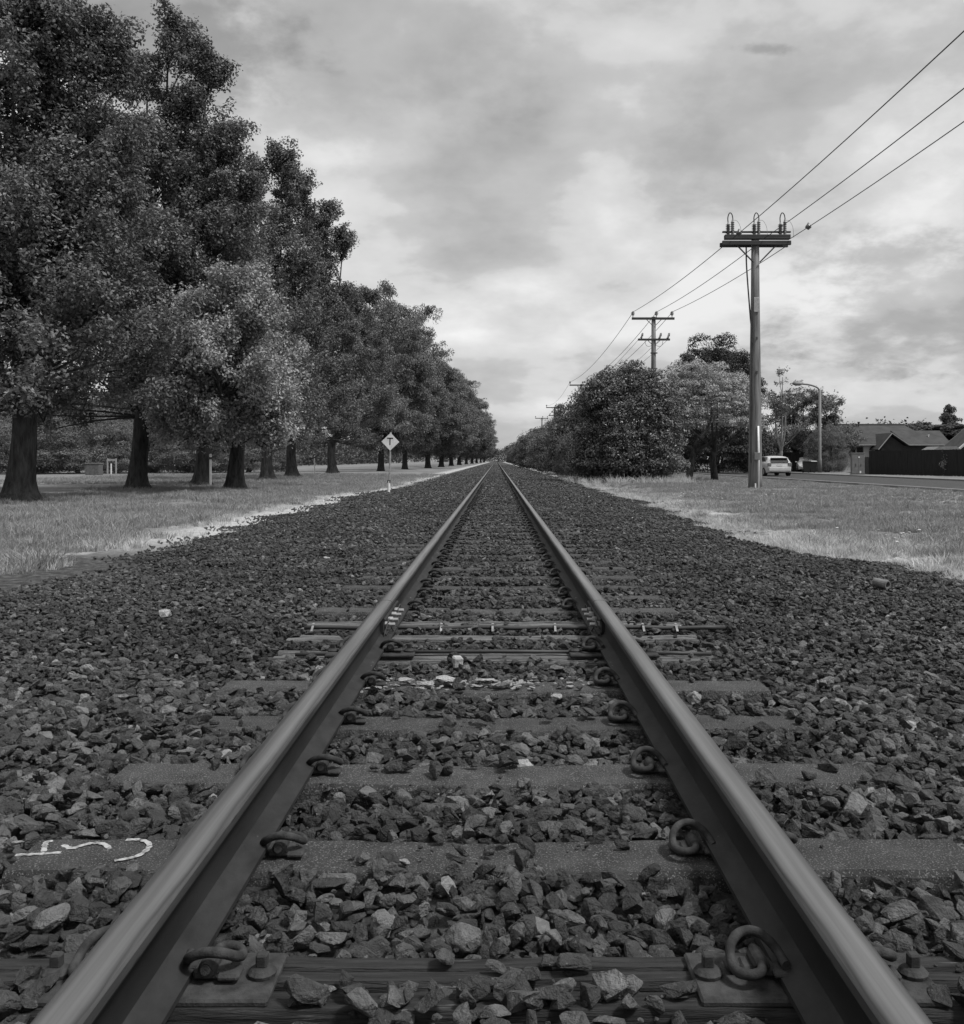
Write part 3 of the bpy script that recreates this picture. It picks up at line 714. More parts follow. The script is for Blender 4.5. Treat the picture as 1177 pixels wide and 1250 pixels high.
# broken pipe
X, Y = px(1078, 716, .99)
mb = MB(); n = 16; Lp = .12; ro, ri = .034, .024; vs = []; fs = []
for (r_, y_) in ((ro, 0), (ro, Lp), (ri, Lp), (ri, 0)):
    for k in range(n): a = 2 * PI * k / n; vs.append((r_ * math.cos(a), y_, r_ * math.sin(a)))
for j in range(4):
    for k in range(n): fs.append((j * n + k, j * n + (k + 1) % n, ((j + 1) % 4) * n + (k + 1) % n, ((j + 1) % 4) * n + k))
mb.add(vs, fs); o = mb.obj("broken_pipe", M['pipe_pale'], None, False, loc=(X + .02, Y - .05, float(hb(X, Y)) + .045), rot=(.1, 0, .55))
tag(o, "short broken pale pipe with a dark open end lying on the right ballast", "pipe")

# ------------------------------------------------------------------ grass
def tuft(seed, mat, h, nb, spread, wd):
    rr = random.Random(seed); V = []; Fc = []
    for i in range(nb):
        a = rr.uniform(0, 6.28); r0 = rr.uniform(0, spread); bx_, by_ = r0 * math.cos(a), r0 * math.sin(a)
        lean = rr.uniform(.05, .8); la = a + rr.uniform(-.8, .8); hh = h * rr.uniform(.5, 1.1); w_ = wd * rr.uniform(.6, 1.3); fa = rr.uniform(0, 3.14)
        dx, dy = math.cos(fa) * w_, math.sin(fa) * w_
        b = len(V)
        for k, t_ in enumerate((0, .45, .8, 1)):
            ox = math.cos(la) * lean * hh * t_ * t_; oy = math.sin(la) * lean * hh * t_ * t_; z = hh * t_ * (1 - .35 * lean * t_ * t_); q = 1 - t_ * .9
            V += [(bx_ + ox - dx * q, by_ + oy - dy * q, z), (bx_ + ox + dx * q, by_ + oy + dy * q, z)]
            if k: Fc.append((b + 2 * k - 2, b + 2 * k - 1, b + 2 * k + 1, b + 2 * k))
    me = bpy.data.meshes.new("tuft"); me.from_pydata(V, [], Fc); me.materials.append(mat); return bpy.data.objects.new("tuft", me)
gt = [tuft(s, M['grass'], 1, 26, .55, .035) for s in range(8)]
dt = [tuft(s + 50, M['dry'], 1, 30, .5, .028) for s in range(8)]
def grass_points(regions, seed, dryzone=False):
    rg = np.random.default_rng(seed); out = []; sc = []
    for (x0, x1, y0, y1, dens, s0, s1) in regions:
        n_ = int((x1 - x0) * (y1 - y0) * dens); X = rg.uniform(x0, x1, n_); Y = rg.uniform(y0, y1, n_)
        k = (np.abs(X) < Y * .56 + 1.5); X, Y = X[k], Y[k]
        wob_ = (vnoise(X * 0 + 3, Y * .9, 9) - .5) * .7 + (vnoise(X * 0 + 3, Y * 3, 10) - .5) * .35
        eL = X - (edge_l(Y) + wob_); eR = (edge_r(Y) + wob_) - X; d = -np.minimum(eL, eR)
        nz = vnoise(X * 1.3, Y * 1.3, 21); nz2 = vnoise(X * .5, Y * .5, 22)
        if dryzone:
            lim = np.where(X > 0, 1.35, 1.1) * (.45 + 1.1 * nz)
            left_gap = (X < 0)
            p = np.where((d > .02) & (d < lim), np.where(left_gap, np.where(d < .55, .05, .55), 1.0), .0)
            bare = (X < 0) & (Y < 12) & (d < .95); p = np.where(bare, 0, p)
        else:
            st = np.where(X > 0, .45, .85); p = np.clip((d - st) / .5 + (nz - .5) * 1.2, 0, 1) * (.45 + .55 * (nz2 > .25))
        k = rg.random(X.size) < p; X, Y, nz = X[k], Y[k], nz[k]
        out.append(np.stack([X, Y, gz(X, Y) - .01], 1)); h = rg.uniform(s0, s1, X.size) * (.35 + 1.2 * nz); sc.append(h)
    P_ = np.concatenate(out); h = np.concatenate(sc); return P_, h
def scat_grass(name, pts, h, protos, label, seed):
    rg = np.random.default_rng(seed); n_ = len(pts)
    rot = np.stack([rg.uniform(-.15, .15, n_), rg.uniform(-.15, .15, n_), rg.uniform(0, 6.28, n_)], 1)
    wd = h * rg.uniform(.9, 1.5, n_); scatter(name, pts, rot, np.stack([wd, wd, h], 1), protos, label=label, cat="grass", seed=seed)
P1, h1 = grass_points([(-14, -4.6, 6, 22, 75, .09, .17), (-14, -4, 22, 45, 40, .10, .18), (-26, -3.5, 45, 75, 10, .12, .2),
                       (3.9, 17, 7, 24, 75, .07, .15), (3.6, 15.2, 24, 48, 38, .08, .15), (3.6, 15.2, 48, 90, 12, .1, .16)], 5)
scat_grass("grass", P1, h1, gt, "short rough green grass of the verges on both sides of the ballast", 6)
P2, h2 = grass_points([(-6.2, -3.2, 5, 30, 90, .05, .11), (3.2, 7.0, 6, 16, 210, .04, .13), (3.2, 6.2, 16, 50, 90, .05, .12), (-6, -3, 30, 60, 30, .06, .12)], 7, True)
rgw = np.random.default_rng(44); nw = 150; aw = rgw.uniform(0, 6.28, nw); rw = rgw.uniform(2.3, 3.2, nw)
Pw = np.stack([6.4 + rw * np.cos(aw), 47.6 + rw * np.sin(aw), np.zeros(nw)], 1); P2 = np.concatenate([P2, Pw]); h2 = np.concatenate([h2, rgw.uniform(.2, .5, nw)])
scat_grass("dry_grass", P2, h2, dt, "pale dry grass fringing the edge of the ballast", 8)
M['petal'] = material('daisy_petal', .35, .5, 5, .8)
fl = MB(); fl.lathe([(.002, 0), (.004, .8), (.30, .92), (.34, 1.0), (.10, 1.04)], n=8); fme = fl.mesh("daisy"); fme.materials.append(M['petal'])
rgd = np.random.default_rng(31); Xd = rgd.uniform(4.8, 15, 9000); Yd = rgd.uniform(9, 36, 9000); kd = (vnoise(Xd * .9, Yd * .5, 61) > .66) & (rgd.random(9000) < .09) & (Xd < Yd * .56 + 1)
Xd, Yd = Xd[kd], Yd[kd]; hd = rgd.uniform(.08, .15, len(Xd)); wd_ = rgd.uniform(.045, .08, len(Xd))
scatter("daisies", np.stack([Xd, Yd, gz(Xd, Yd)], 1), np.stack([rgd.uniform(-.3, .3, len(Xd)), rgd.uniform(-.3, .3, len(Xd)), Xd * 0], 1), np.stack([wd_, wd_, hd], 1), [bpy.data.objects.new("daisy", fme)], label="small white daisies dotted through the right verge", cat="flowers", seed=9)
print("grass", len(P1), len(P2), len(Xd))

# ------------------------------------------------------------------ foliage
def leaf_mesh(name, C, Sz, mat, seed, up=.5, aspect=.55, out=None):
    """C: leaf positions (n,3); Sz: sizes"""
    rg = np.random.default_rng(seed); n_ = len(C)
    nrm = rg.normal(size=(n_, 3)); nrm /= np.linalg.norm(nrm, axis=1)[:, None]
    nrm = nrm + np.array([0, 0, up]) + (out * 1.0 if out is not None else 0); nrm /= np.linalg.norm(nrm, axis=1)[:, None]
    a = rg.normal(size=(n_, 3)); a -= nrm * np.sum(a * nrm, 1)[:, None]; a /= np.linalg.norm(a, axis=1)[:, None]
    b = np.cross(nrm, a); s = Sz[:, None]
    v0 = C - a * s * .5; v1 = C + b * s * aspect * .5 - nrm * s * .10; v2 = C + a * s * .5; v3 = C - b * s * aspect * .5 - nrm * s * .10
    V = np.stack([v0, v1, v2, v3], 1).reshape(-1, 3); Fc = np.arange(4 * n_).reshape(-1, 4)
    me = bpy.data.meshes.new(name); me.from_pydata(V.tolist(), [], Fc.tolist()); me.materials.append(mat); return me

def clump_leaves(rg, cen, rad, n_, el=1.0, outdir=None):
    """leaves in one clump; mostly on its shell"""
    d = rg.normal(size=(n_, 3)); d /= np.linalg.norm(d, axis=1)[:, None]
    lo = (d[:, 2] < -.15) & (rg.random(n_) < .75); d[lo, 2] *= -1
    r = rad * rg.uniform(.25, 1.0, n_) ** .5; P_ = d * r[:, None]; P_[:, 2] *= el
    return cen + P_, d

def build_tree(seed, H, Rm, z0, trunk_r, nclump, nleaf, leaf, mat, barkm, leaders=5, pointy=.75, fork=.22, crad=(.45, .9), skirt=.25, lean=0):
    rg = np.random.default_rng(seed); rr = random.Random(seed); mb = MB()
    fz = H * fork
    # trunk with root flare
    tp = []; tr = []
    for k in range(11):
        t_ = k / 10; z = fz * t_; fl = 1 + .8 * math.exp(-z / .38) + .12 * math.exp(-((z - fz) / .8) ** 2)
        tp.append((lean * z * .1 + .05 * math.sin(z * .9 + seed), .05 * math.cos(z * .8 + seed), z)); tr.append(trunk_r * fl * (1 - .18 * t_))
    b0 = len(mb.v); mb.tube(tp, tr, 16, cap=False)
    for i in range(b0, len(mb.v)):      # buttresses
        x, y, z = mb.v[i]; a = math.atan2(y, x); q = 1 + .22 * math.exp(-z / .5) * math.sin(a * 5 + seed) + .05 * math.sin(a * 9 + z * 3); mb.v[i] = (x * q, y * q, z - (.15 if z < .01 else 0))
    top = Vector(tp[-1]); LP = []; ox = lean * fz * .1
    for k in range(leaders):
        a = 6.283 * k / leaders + rr.uniform(-.4, .4); off = Rm * rr.uniform(.20, .45) if k else Rm * .05
        hk = H * (1.0 if k == 0 else rr.uniform(.74, .93)); e_ = Vector((ox + off * math.cos(a), off * math.sin(a), hk))
        m1 = top.lerp(e_, .35) + Vector((math.cos(a), math.sin(a), 0)) * off * .35; m2 = top.lerp(e_, .7) + Vector((math.cos(a), math.sin(a), 0)) * off * .2
        pth = smooth_path([top, m1, m2, e_], 5); LP.append(pth)
        mb.tube(pth, [trunk_r * .62 * (1 - i / len(pth)) ** 1.1 + .02 for i in range(len(pth))], 8, cap=False)
    cs = []; rads = []; per = 7
    for i in range(nclump // per):
        if i < leaders * 2:      # every leader carries foliage to its tip
            pth = LP[i % leaders]; c = pth[-1] + Vector((rr.uniform(-.4, .4), rr.uniform(-.4, .4), -.5 - 1.3 * (i // leaders))); st = pth[-5]
        elif rr.random() < skirt:      # low spreading limbs
            a = rr.uniform(0, 6.283); d_ = Rm * math.sqrt(rr.uniform(.15, 1)); z = z0 + .4 + rr.uniform(0, .26) * (H - z0) + .06 * (Rm - d_)
            lob = 1 + .14 * math.sin(a * 3 + seed) + .08 * math.sin(a * 7 + seed * 2); c = Vector((ox + d_ * lob * math.cos(a), d_ * lob * math.sin(a), z)); st = LP[rr.randrange(leaders)][rr.randrange(1, 7)]
        else:
            k = rr.randrange(leaders) if rr.random() > .18 else 0; pth = LP[k]; t_ = rr.uniform(.10, 1) ** .8; jj = min(int(t_ * (len(pth) - 1)), len(pth) - 1); q = pth[jj]
            rk = Rm * (.74 if k == 0 else .56) * max(.03, 1 - t_ ** 1.8) ** pointy * (.55 + .45 * min(1, t_ * 2.5)); a = rr.uniform(0, 6.283)
            d_ = rk * math.sqrt(rr.uniform(.2, 1)) * (1 + .15 * math.sin(a * 3 + k + seed)); c = q + Vector((math.cos(a) * d_, math.sin(a) * d_, rr.uniform(-.4, .3) + d_ * .10))
            st = pth[max(0, jj - 3)]
        bs = rr.uniform(.85, 1.5) * np.mean(crad) * 1.45 * (1.0 if c.z < H * .8 else .75)
        ax = Vector((c.x, c.y, 0)); ax = ax.normalized() if ax.length > .3 else Vector((0, 0, 1)); ax = (ax * rr.uniform(.5, 1) + Vector((0, 0, rr.uniform(.25, 1.1)))).normalized()
        for u in range(per):
            dv = Vector((rr.gauss(0, 1), rr.gauss(0, 1), rr.gauss(0, 1))).normalized()
            if dv.z < -.2: dv.z *= -.6
            p_ = c + dv * bs * rr.uniform(.4, 1.0) + ax * bs * rr.uniform(-.3, 1.1)
            if u == 0: p_ = c + ax * bs * 1.5
            if p_.z < z0: p_.z = z0 + rr.uniform(0, .4)
            cs.append(p_); rads.append(rr.uniform(*crad) * (.6 if u == 0 else .9))
        md_ = st.lerp(c, .5) + Vector((0, 0, -.04 * (c - st).length + rr.uniform(-.1, .2)))
        mb.tube([st, md_, c, c + ax * bs], [.040, .032, .022, .010], 5, cap=False)
    pts = []; outs = []
    for c, r_ in zip(cs, rads):
        n_ = int(nleaf * (r_ / np.mean(crad)) ** 2); P_, d = clump_leaves(rg, np.array(c), r_, n_, .75); 
        # small pointed sprays reach out of each clump, up and outward
        o_ = np.array([c.x, c.y, 0.0]); o_ = o_ / (np.linalg.norm(o_) + 1e-6); ns = 3
        sp = []
        for _ in range(ns):
            dr = o_ * rr.uniform(.2, 1) + np.array([rr.uniform(-.6, .6), rr.uniform(-.6, .6), rr.uniform(.3, 1.2)]); dr /= np.linalg.norm(dr); m_ = n_ // 9
            tt = rg.uniform(.5, 1.55, m_); sp.append(np.array(c) + dr * (tt * r_)[:, None] + rg.normal(size=(m_, 3)) * (.14 * r_ * (1.75 - tt))[:, None])
        pts += [P_] + sp; outs += [d] + [np.tile(dr, (len(q), 1)) for q in sp]
    Pn = np.concatenate(pts); On = np.concatenate(outs)
    k = Pn[:, 2] > z0 - .5; Pn, On = Pn[k], On[k]
    Sz = rg.uniform(.6, 1.25, len(Pn)) * leaf
    tm = mb.mesh("trunk", False); tm.materials.append(barkm); tm.polygons.foreach_set("use_smooth", [True] * len(tm.polygons))
    return tm, leaf_mesh("crown", Pn, Sz, mat, seed, .5, .6, On)

def place_tree(data, x, y, s, rz, label, cat="tree", group=None, name="tree", sz=None, z=-.03):
    r = empty(name, (x, y, z), rz); r.scale = (s, s, sz or s)
    for nm, me_ in (("trunk", data[0]), ("crown", data[1])):
        o = bpy.data.objects.new(nm, me_); col.objects.link(o); o.parent = r
    return tag(r, label, cat, group)

def build_avenue(seed, trunk_r, spindles, mat, leaf=.12, fork=2.6, dens=1.0, nleaf=95, low=1.5):
    """avenue tree: one trunk, several upright leaders, each a spindle of boughs (x, y, base, top, radius) relative to the foot"""
    rg = np.random.default_rng(seed); rr = random.Random(seed); mb = MB(); pts = []; outs = []
    zs = [-.15, 0, .12, .3, .6, 1.0, 1.6, 2.2, fork]; b0 = 0
    mb.tube([(.06 * math.sin(z * 1.3 + seed), .04 * math.cos(z + seed), z) for z in zs], [trunk_r * (1 + 1.0 * math.exp(-max(z, 0) / .28)) * (1 - .04 * z) * .82 for z in zs], 18, cap=False)
    for i_ in range(len(mb.v)):
        x, y, z = mb.v[i_]; a = math.atan2(y, x); q = 1 + .20 * math.exp(-max(z, 0) / .5) * math.sin(a * 5 + seed) + .06 * math.sin(a * 9 + z * 2.5); mb.v[i_] = (x * q, y * q, z)
    top = Vector((.06 * math.sin(fork * 1.3 + seed), .04 * math.cos(fork + seed), fork - .1))
    for (sx, sy, b, t, R_) in spindles:
        tip = Vector((sx, sy, t)); mid = Vector((sx * .75, sy * .75, fork + (t - fork) * .4)); m0 = Vector((sx * .35, sy * .35, fork + (t - fork) * .12))
        pth = smooth_path([top, m0, mid, tip], 6); npt = len(pth)
        mb.tube(pth, [trunk_r * (.55 if t > 9 else .38) * (1 - q / npt) ** 1.05 + .015 for q in range(npt)], 8, cap=False)
        nb = int(dens * (9 + (2.9 if R_ < 2.5 else 2.1) * R_ * (t - b)))
        for i_ in range(nb):
            u = rr.uniform(0, 1) if i_ > 3 else .93 + .02 * i_
            f = min(1, (u + .22) / .42) * max(.02, 1 - u) ** .72 * 1.42; a = rr.uniform(0, 6.283); lob = 1 + .14 * math.sin(3 * a + seed + sx) + .10 * math.sin(6 * a + 5 * u)
            d_ = R_ * min(f, 1.05) * lob * (rr.uniform(.72, 1.0) if rr.random() < .75 else rr.uniform(.2, .7)); z = b + (t - b) * u
            # the centre of the spindle leans out from the trunk as the leader does
            k_ = min(1, max(0, (z - fork) / max(.1, (t - fork)))); cxk = sx * (.55 + .45 * k_); cyk = sy * (.55 + .45 * k_)
            c = Vector((cxk + d_ * math.cos(a), cyk + d_ * math.sin(a), max(z, low)))
            bs = rr.uniform(.50, .95) * (.62 if u > .75 else 1.0) * (.8 if R_ < 1.5 else 1)
            ax = Vector((math.cos(a) * rr.uniform(.3, 1), math.sin(a) * rr.uniform(.3, 1), rr.uniform(.3, 1.2))).normalized()
            for q in range(6):
                dv = Vector((rr.gauss(0, 1), rr.gauss(0, 1), rr.gauss(0, 1))).normalized()
                if dv.z < -.2: dv.z *= -.6
                p_ = c + dv * bs * rr.uniform(.3, .95) + ax * bs * rr.uniform(-.2, .9)
                if q == 0: p_ = c + ax * bs * 1.6
                if p_.z < low: p_.z = low + rr.uniform(0, .5)
                cr_ = rr.uniform(.22, .44) * (.6 if q == 0 else 1); P_, d = clump_leaves(rg, np.array(p_), cr_, int(nleaf * (cr_ / .33) ** 2), .8); P_ = P_ + np.outer(rg.uniform(-.5, 1.3, len(P_)) * cr_, np.array(ax)); pts.append(P_); outs.append(d)
            if i_ % 2 == 0:
                s0 = min(pth[1:], key=lambda q_: abs(q_.z - (c.z - .45 * d_ - .2)))
                mb.tube([s0, s0.lerp(c, .5) + Vector((0, 0, rr.uniform(-.1, .3))), c, c + ax * bs], [.045, .034, .022, .008], 5, cap=False)
    Pn = np.concatenate(pts); On = np.concatenate(outs); tm = mb.mesh("trunk", False); tm.materials.append(M['bark']); tm.polygons.foreach_set("use_smooth", [True] * len(tm.polygons))
    return tm, leaf_mesh("crown", Pn, rg.uniform(.6, 1.25, len(Pn)) * leaf, mat, seed, .5, .6, On)
def sp(foot, Yp, lst):
    """spindles from places in the picture: (px, top_y, extra depth, base, radius)"""
    return [((a - VX) / F * (Yp + dy) - foot, dy, b, (VY - ty) / F * (Yp + dy) + CH, R_) for (a, ty, dy, b, R_) in lst]
def build_dome(seed, H, Rm, z0, trunk_r, nb, nleaf, leaf, mat, barkm, crad=(.55, 1.0)):
    """old round-headed tree: boughs spread over a lumpy dome"""
    rg = np.random.default_rng(seed); rr = random.Random(seed); mb = MB(); pts = []; outs = []
    zs = [-.1, 0, .25, .6, 1.2, 2.2, 3.2, 4.6]; mb.tube([(0.05 * math.sin(z), 0, z) for z in zs], [trunk_r * q for q in (1.7, 1.6, 1.3, 1.12, 1.0, .95, .92, .8)], 14, cap=False)
    zc = z0 + (H - z0) * .36
    for i in range(nb):
        a = rr.uniform(0, 6.283); u = rr.uniform(-.95, 1); lob = 1 + .10 * math.sin(3 * a + seed) + .07 * math.sin(5 * a + 3 * u + seed) + rr.uniform(-.05, .05); f = rr.uniform(.72, 1.0) * lob if rr.random() < .8 else rr.uniform(.4, .7)
        h_ = math.sqrt(max(0, 1 - abs(u) ** 2.3)); up_ = (H - zc) if u > 0 else (zc - z0)
        c = Vector((Rm * h_ * f * math.cos(a), Rm * h_ * f * math.sin(a), zc + u * up_ * (f if u > 0 else 1) * .93)); bs = rr.uniform(.9, 1.5); ax = Vector((math.cos(a) * h_, math.sin(a) * h_, max(u, 0) + .35)).normalized()
        for k in range(7):
            dv = Vector((rr.gauss(0, 1), rr.gauss(0, 1), abs(rr.gauss(0, 1)))).normalized(); p_ = c + dv * bs * rr.uniform(.4, 1) + ax * rr.uniform(-.2, .5) * bs
            if p_.z < z0: p_.z = z0 + rr.uniform(0, .5)
            q = rr.uniform(*crad); P_, d = clump_leaves(rg, np.array(p_), q, int(nleaf * (q / np.mean(crad)) ** 2), .75); pts.append(P_); outs.append(d)
        if i % 2 == 0: s0 = Vector((0, 0, rr.uniform(2.5, 4.4))); mb.tube([s0, s0.lerp(c, .5) + Vector((0, 0, .5)), c], [.16, .09, .03], 5, cap=False)
    Pn = np.concatenate(pts); On = np.concatenate(outs); tm = mb.mesh("trunk", False); tm.materials.append(barkm); tm.polygons.foreach_set("use_smooth", [True] * len(tm.polygons))
    return tm, leaf_mesh("crown", Pn, rg.uniform(.6, 1.25, len(Pn)) * leaf, mat, seed, .5, .6, On)
TR = build_dome(43, 17, 7.0, 1.1, .42, 230, 85, .22, M['leaf_mid'], M['bark'])
TR2 = build_dome(44, 17, 6.6, 1.2, .40, 220, 85, .22, M['leaf_dark'], M['bark'])
G = "trees in the avenue left of the track"
rowL = [
 (11, -12.55, 26, .40, 'leaf_dark', [(62, 18, 0, 4, 1.6), (118, 42, .8, 4, 1.5), (15, 30, -.5, 4, 1.6), (90, 26, 1.2, 5, 1.3), (40, 210, 0, 1.8, 3.6), (95, 150, 1, 2.2, 2.6), (-60, 60, 0, 2, 3.2)], "huge dark tree at the left edge of the picture, nearest trunk of the avenue"),
 (23, -12.70, 35, .36, 'leaf_dark', [(206, 32, 0, 4, 1.7), (254, 75, .5, 4, 1.5), (280, 165, 1, 3, 1.9), (180, 75, -.5, 4, 1.7), (200, 190, 1.5, 2.0, 4.0), (150, 170, 1, 2, 2.6)], "very tall dark tree with a pointed top, second trunk from the left"),
 (37, -12.60, 42, .36, 'leaf_mid', [(250, 190, 0, 3, 2.4), (300, 235, 1, 3, 2.2), (270, 330, -1, 1.8, 3.8)], "dark tree of middle height behind the small light-leaved tree"),
 (47, -12.55, 54, .36, 'leaf_dark', [(345, 187, 0, 4, 1.9), (366, 220, .6, 4, 1.7), (318, 208, 0, 4, 1.9), (345, 320, 0, 1.8, 4.0)], "tall tree with a narrow ragged top, standing second behind the small light-leaved tree"),
 (53, -13.30, 64, .38, 'leaf_dark', [(402, 256, 0, 4, 1.8), (420, 290, .5, 4, 1.6), (384, 268, 0, 4, 1.8), (398, 370, -1, 1.8, 4.2)], "tree whose top stands just left of the drop in the avenue's skyline"),
 (59, -13.20, 79, .40, 'leaf_mid', [(432, 360, 0, 3, 3.0), (452, 362, .5, 3, 2.8), (438, 430, -1, 1.8, 4.6)], "tree behind the drop in the avenue's skyline, left of the diamond sign")]
for sd_, x, y, tr_, lm, lst, lab in rowL:
    place_tree(build_avenue(sd_, tr_, sp(x, y, lst), M[lm], leaf=.12 if y < 50 else .15, nleaf=95 if y < 50 else 60, dens=1.0 if y < 50 else .9), x, y, 1, 0, lab, "tree", G, "broadleaf_tree")
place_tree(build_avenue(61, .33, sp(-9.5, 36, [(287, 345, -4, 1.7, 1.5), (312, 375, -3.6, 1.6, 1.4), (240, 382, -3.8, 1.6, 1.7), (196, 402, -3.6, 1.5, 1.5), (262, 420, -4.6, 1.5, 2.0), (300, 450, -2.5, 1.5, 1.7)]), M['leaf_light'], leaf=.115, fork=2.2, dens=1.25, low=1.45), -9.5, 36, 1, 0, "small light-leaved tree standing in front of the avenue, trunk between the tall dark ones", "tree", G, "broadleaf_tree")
for d, x, y, H, s, rz, lab in [(TR, -11.4, 97, 17.6, .70, .5, "round-topped tree above and left of the diamond sign"), (TR2, -10.8, 116, 18.8, .72, 1.6, "round-topped tree rising right above the diamond sign"), (TR, -9.6, 138, 15.8, .86, 2.6, "tree just right of the diamond sign in the avenue")]:
    place_tree(d, x, y, s, rz, lab, "tree", G, "broadleaf_tree", sz=H / 17)
far = [(164, -9.2, 16.6), (194, -8.9, 16.4), (228, -8.6, 16.4), (268, -8.2, 17), (315, -7.8, 17.5), (370, -7.4, 18), (440, -7.0, 18), (530, -6.6, 17)]
for i, (y, x, H) in enumerate(far):
    d = (TR, TR2)[i % 2]
    place_tree(d, x, y, .92 + .05 * (i % 3), i * 1.7, "far round-topped tree at the distant end of the left avenue", "tree", "far trees of the left avenue", "broadleaf_tree", sz=H / 17)

# ------------------------------------------------------------------ bushes
def build_bush(seed, H, Rm, nclump, nleaf, leaf, mat, crad=(.35, .6), low=0.1, shape=1.0, stems=6):
    rg = np.random.default_rng(seed); rr = random.Random(seed); pts = []; outs = []; mb = MB()
    for i in range(nclump):
        a = rr.uniform(0, 6.283); u = rr.uniform(0, 1); ph = math.acos(1 - u * 1.25 if u < .8 else 0) ; ph = min(ph, 1.65)
        lob = 1 + .10 * math.sin(3 * a + seed) + .07 * math.sin(5 * a + 2 * ph * 3 + seed)
        r_ = (rr.uniform(.55, 1) ** .5) * lob; c = np.array([math.sin(ph) ** shape * math.cos(a) * Rm * r_, math.sin(ph) ** shape * math.sin(a) * Rm * r_, max(low, math.cos(ph) * H * .62 * r_ + H * .38 - max(0, ph - 1.2) * H * .6)])
        c[2] = min(c[2], H); q = rr.uniform(*crad)
        P_, d = clump_leaves(rg, c, q, nleaf, .8); pts.append(P_); outs.append(d)
    # fill low part
    for i in range(nclump // 3):
        a = rr.uniform(0, 6.283); z = rr.uniform(low, H * .4); r_ = Rm * (.72 + .28 * z / (H * .4)) * rr.uniform(.8, 1)
        P_, d = clump_leaves(rg, np.array([r_ * math.cos(a), r_ * math.sin(a), z]), rr.uniform(*crad), nleaf, .8); pts.append(P_); outs.append(d)
    for i in range(stems):
        a = rr.uniform(0, 6.283); mb.tube([(.15 * math.cos(a), .15 * math.sin(a), -.1), (Rm * .3 * math.cos(a), Rm * .3 * math.sin(a), H * .35), (Rm * .55 * math.cos(a), Rm * .55 * math.sin(a), H * .65)], [.09, .06, .02], 6)
    Pn = np.concatenate(pts); On = np.concatenate(outs); k = Pn[:, 2] > .02; Pn, On = Pn[k], On[k]
    tm = mb.mesh("stem", False); tm.materials.append(M['bark'])
    return tm, leaf_mesh("foliage", Pn, rg.uniform(.6, 1.2, len(Pn)) * leaf, mat, seed, .5, .6, On)
def place_bush(data, x, y, s, rz, label, cat="bush", group=None, name="bush", sz=None):
    r = empty(name, (x, y, -.03), rz); r.scale = (s, s, sz or s)
    for nm, me_ in (("stem", data[0]), ("foliage", data[1])):
        o = bpy.data.objects.new(nm, me_); col.objects.link(o); o.parent = r
    return tag(r, label, cat, group)
BA = build_bush(5, 5.5, 2.65, 560, 130, .125, M['leaf_gloss'])
BB = build_bush(6, 4.5, 2.6, 260, 90, .16, M['leaf_dark'], crad=(.35, .7))
BC = build_bush(7, 3.4, 2.8, 220, 90, .16, M['leaf_mid'], crad=(.4, .8))
place_bush(BA, 6.45, 48, 1.0, .4, "big dense dome-shaped bush with dark glossy leaves right of the track", name="camellia_bush", sz=1.03)
BH = build_bush(8, 3.4, 2.8, 330, 130, .075, M['leaf_mid'], crad=(.25, .5))
GB = "bushes along the right side of the line"
for (d, x, y, s, rz, sz, lab) in [
    (BB, 6.6, 62, .62, .2, .80, "dark bush directly left of and behind the big glossy bush"),
    (BC, 5.1, 65, .42, 2.2, .80, "small lighter bush in front of the row, left of the big glossy bush"),
    (BB, 6.3, 76, .92, 2.2, 1.18, "taller dark bush in the row, below the third power pole"),
    (BC, 5.2, 88, .72, 1.0, 1.10, "paler bush in the middle of the row of bushes right of the track"),
    (BB, 6.6, 104, 1.0, 4.2, 1.22, "dark bush below the fourth power pole"),
    (BC, 5.3, 122, .9, 3.0, 1.25, "paler rounded bush towards the far end of the row right of the track")]:
    place_bush(d, x, y, s, rz, lab, group=GB, sz=sz)
for i, y in enumerate((142, 165, 192, 225, 270, 330, 410)):
    place_bush((BB, BC)[i % 2], 5.9 + .003 * y, y, 1.15, i * 1.3, "distant bush at the far end of the row right of the track", group="far bushes right of the line", sz=1.25 if i % 2 == 0 else 1.6)

# flowering tree with two leaning trunks
rgf = random.Random(9)
root = empty("flowering_tree", (11.3, 54, -.02))
for k, (bx_, tx) in enumerate(((-.75, .15), (.75, .1))):
    mb = MB()
    base = Vector((bx_, (k - .5) * .6, 0)); mid = Vector((bx_ - (.15 if k == 0 else .05) + (.35 if k == 0 else -.1), 0, 1.1)); 
    mb.tube(smooth_path([base - Vector((0, 0, .15)), base + Vector((0, 0, .25)), mid, mid + Vector((.3 if k == 0 else .1, 0, 1.1))], 4), [.36, .27, .23, .21, .20, .19, .18, .18, .17, .16, .15, .14, .13], 12)
    for j in range(4):
        a = rgf.uniform(0, 6.28); s0 = mid + Vector((.1, 0, rgf.uniform(.4, .9)))
        mb.tube(smooth_path([s0, s0 + Vector((math.cos(a) * .9, math.sin(a) * .9, .5)), s0 + Vector((math.cos(a) * 1.9, math.sin(a) * 1.9, 1.4)), s0 + Vector((math.cos(a) * 2.3, math.sin(a) * 2.3, 2.6))], 3), [.11, .10, .09, .08, .07, .06, .05, .04, .03, .02], 7)
    mb.obj("trunk", M['bark'], root, True)
if True:   # low limb reaching left
    pass
rg = np.random.default_rng(12); pts = []; outs = []
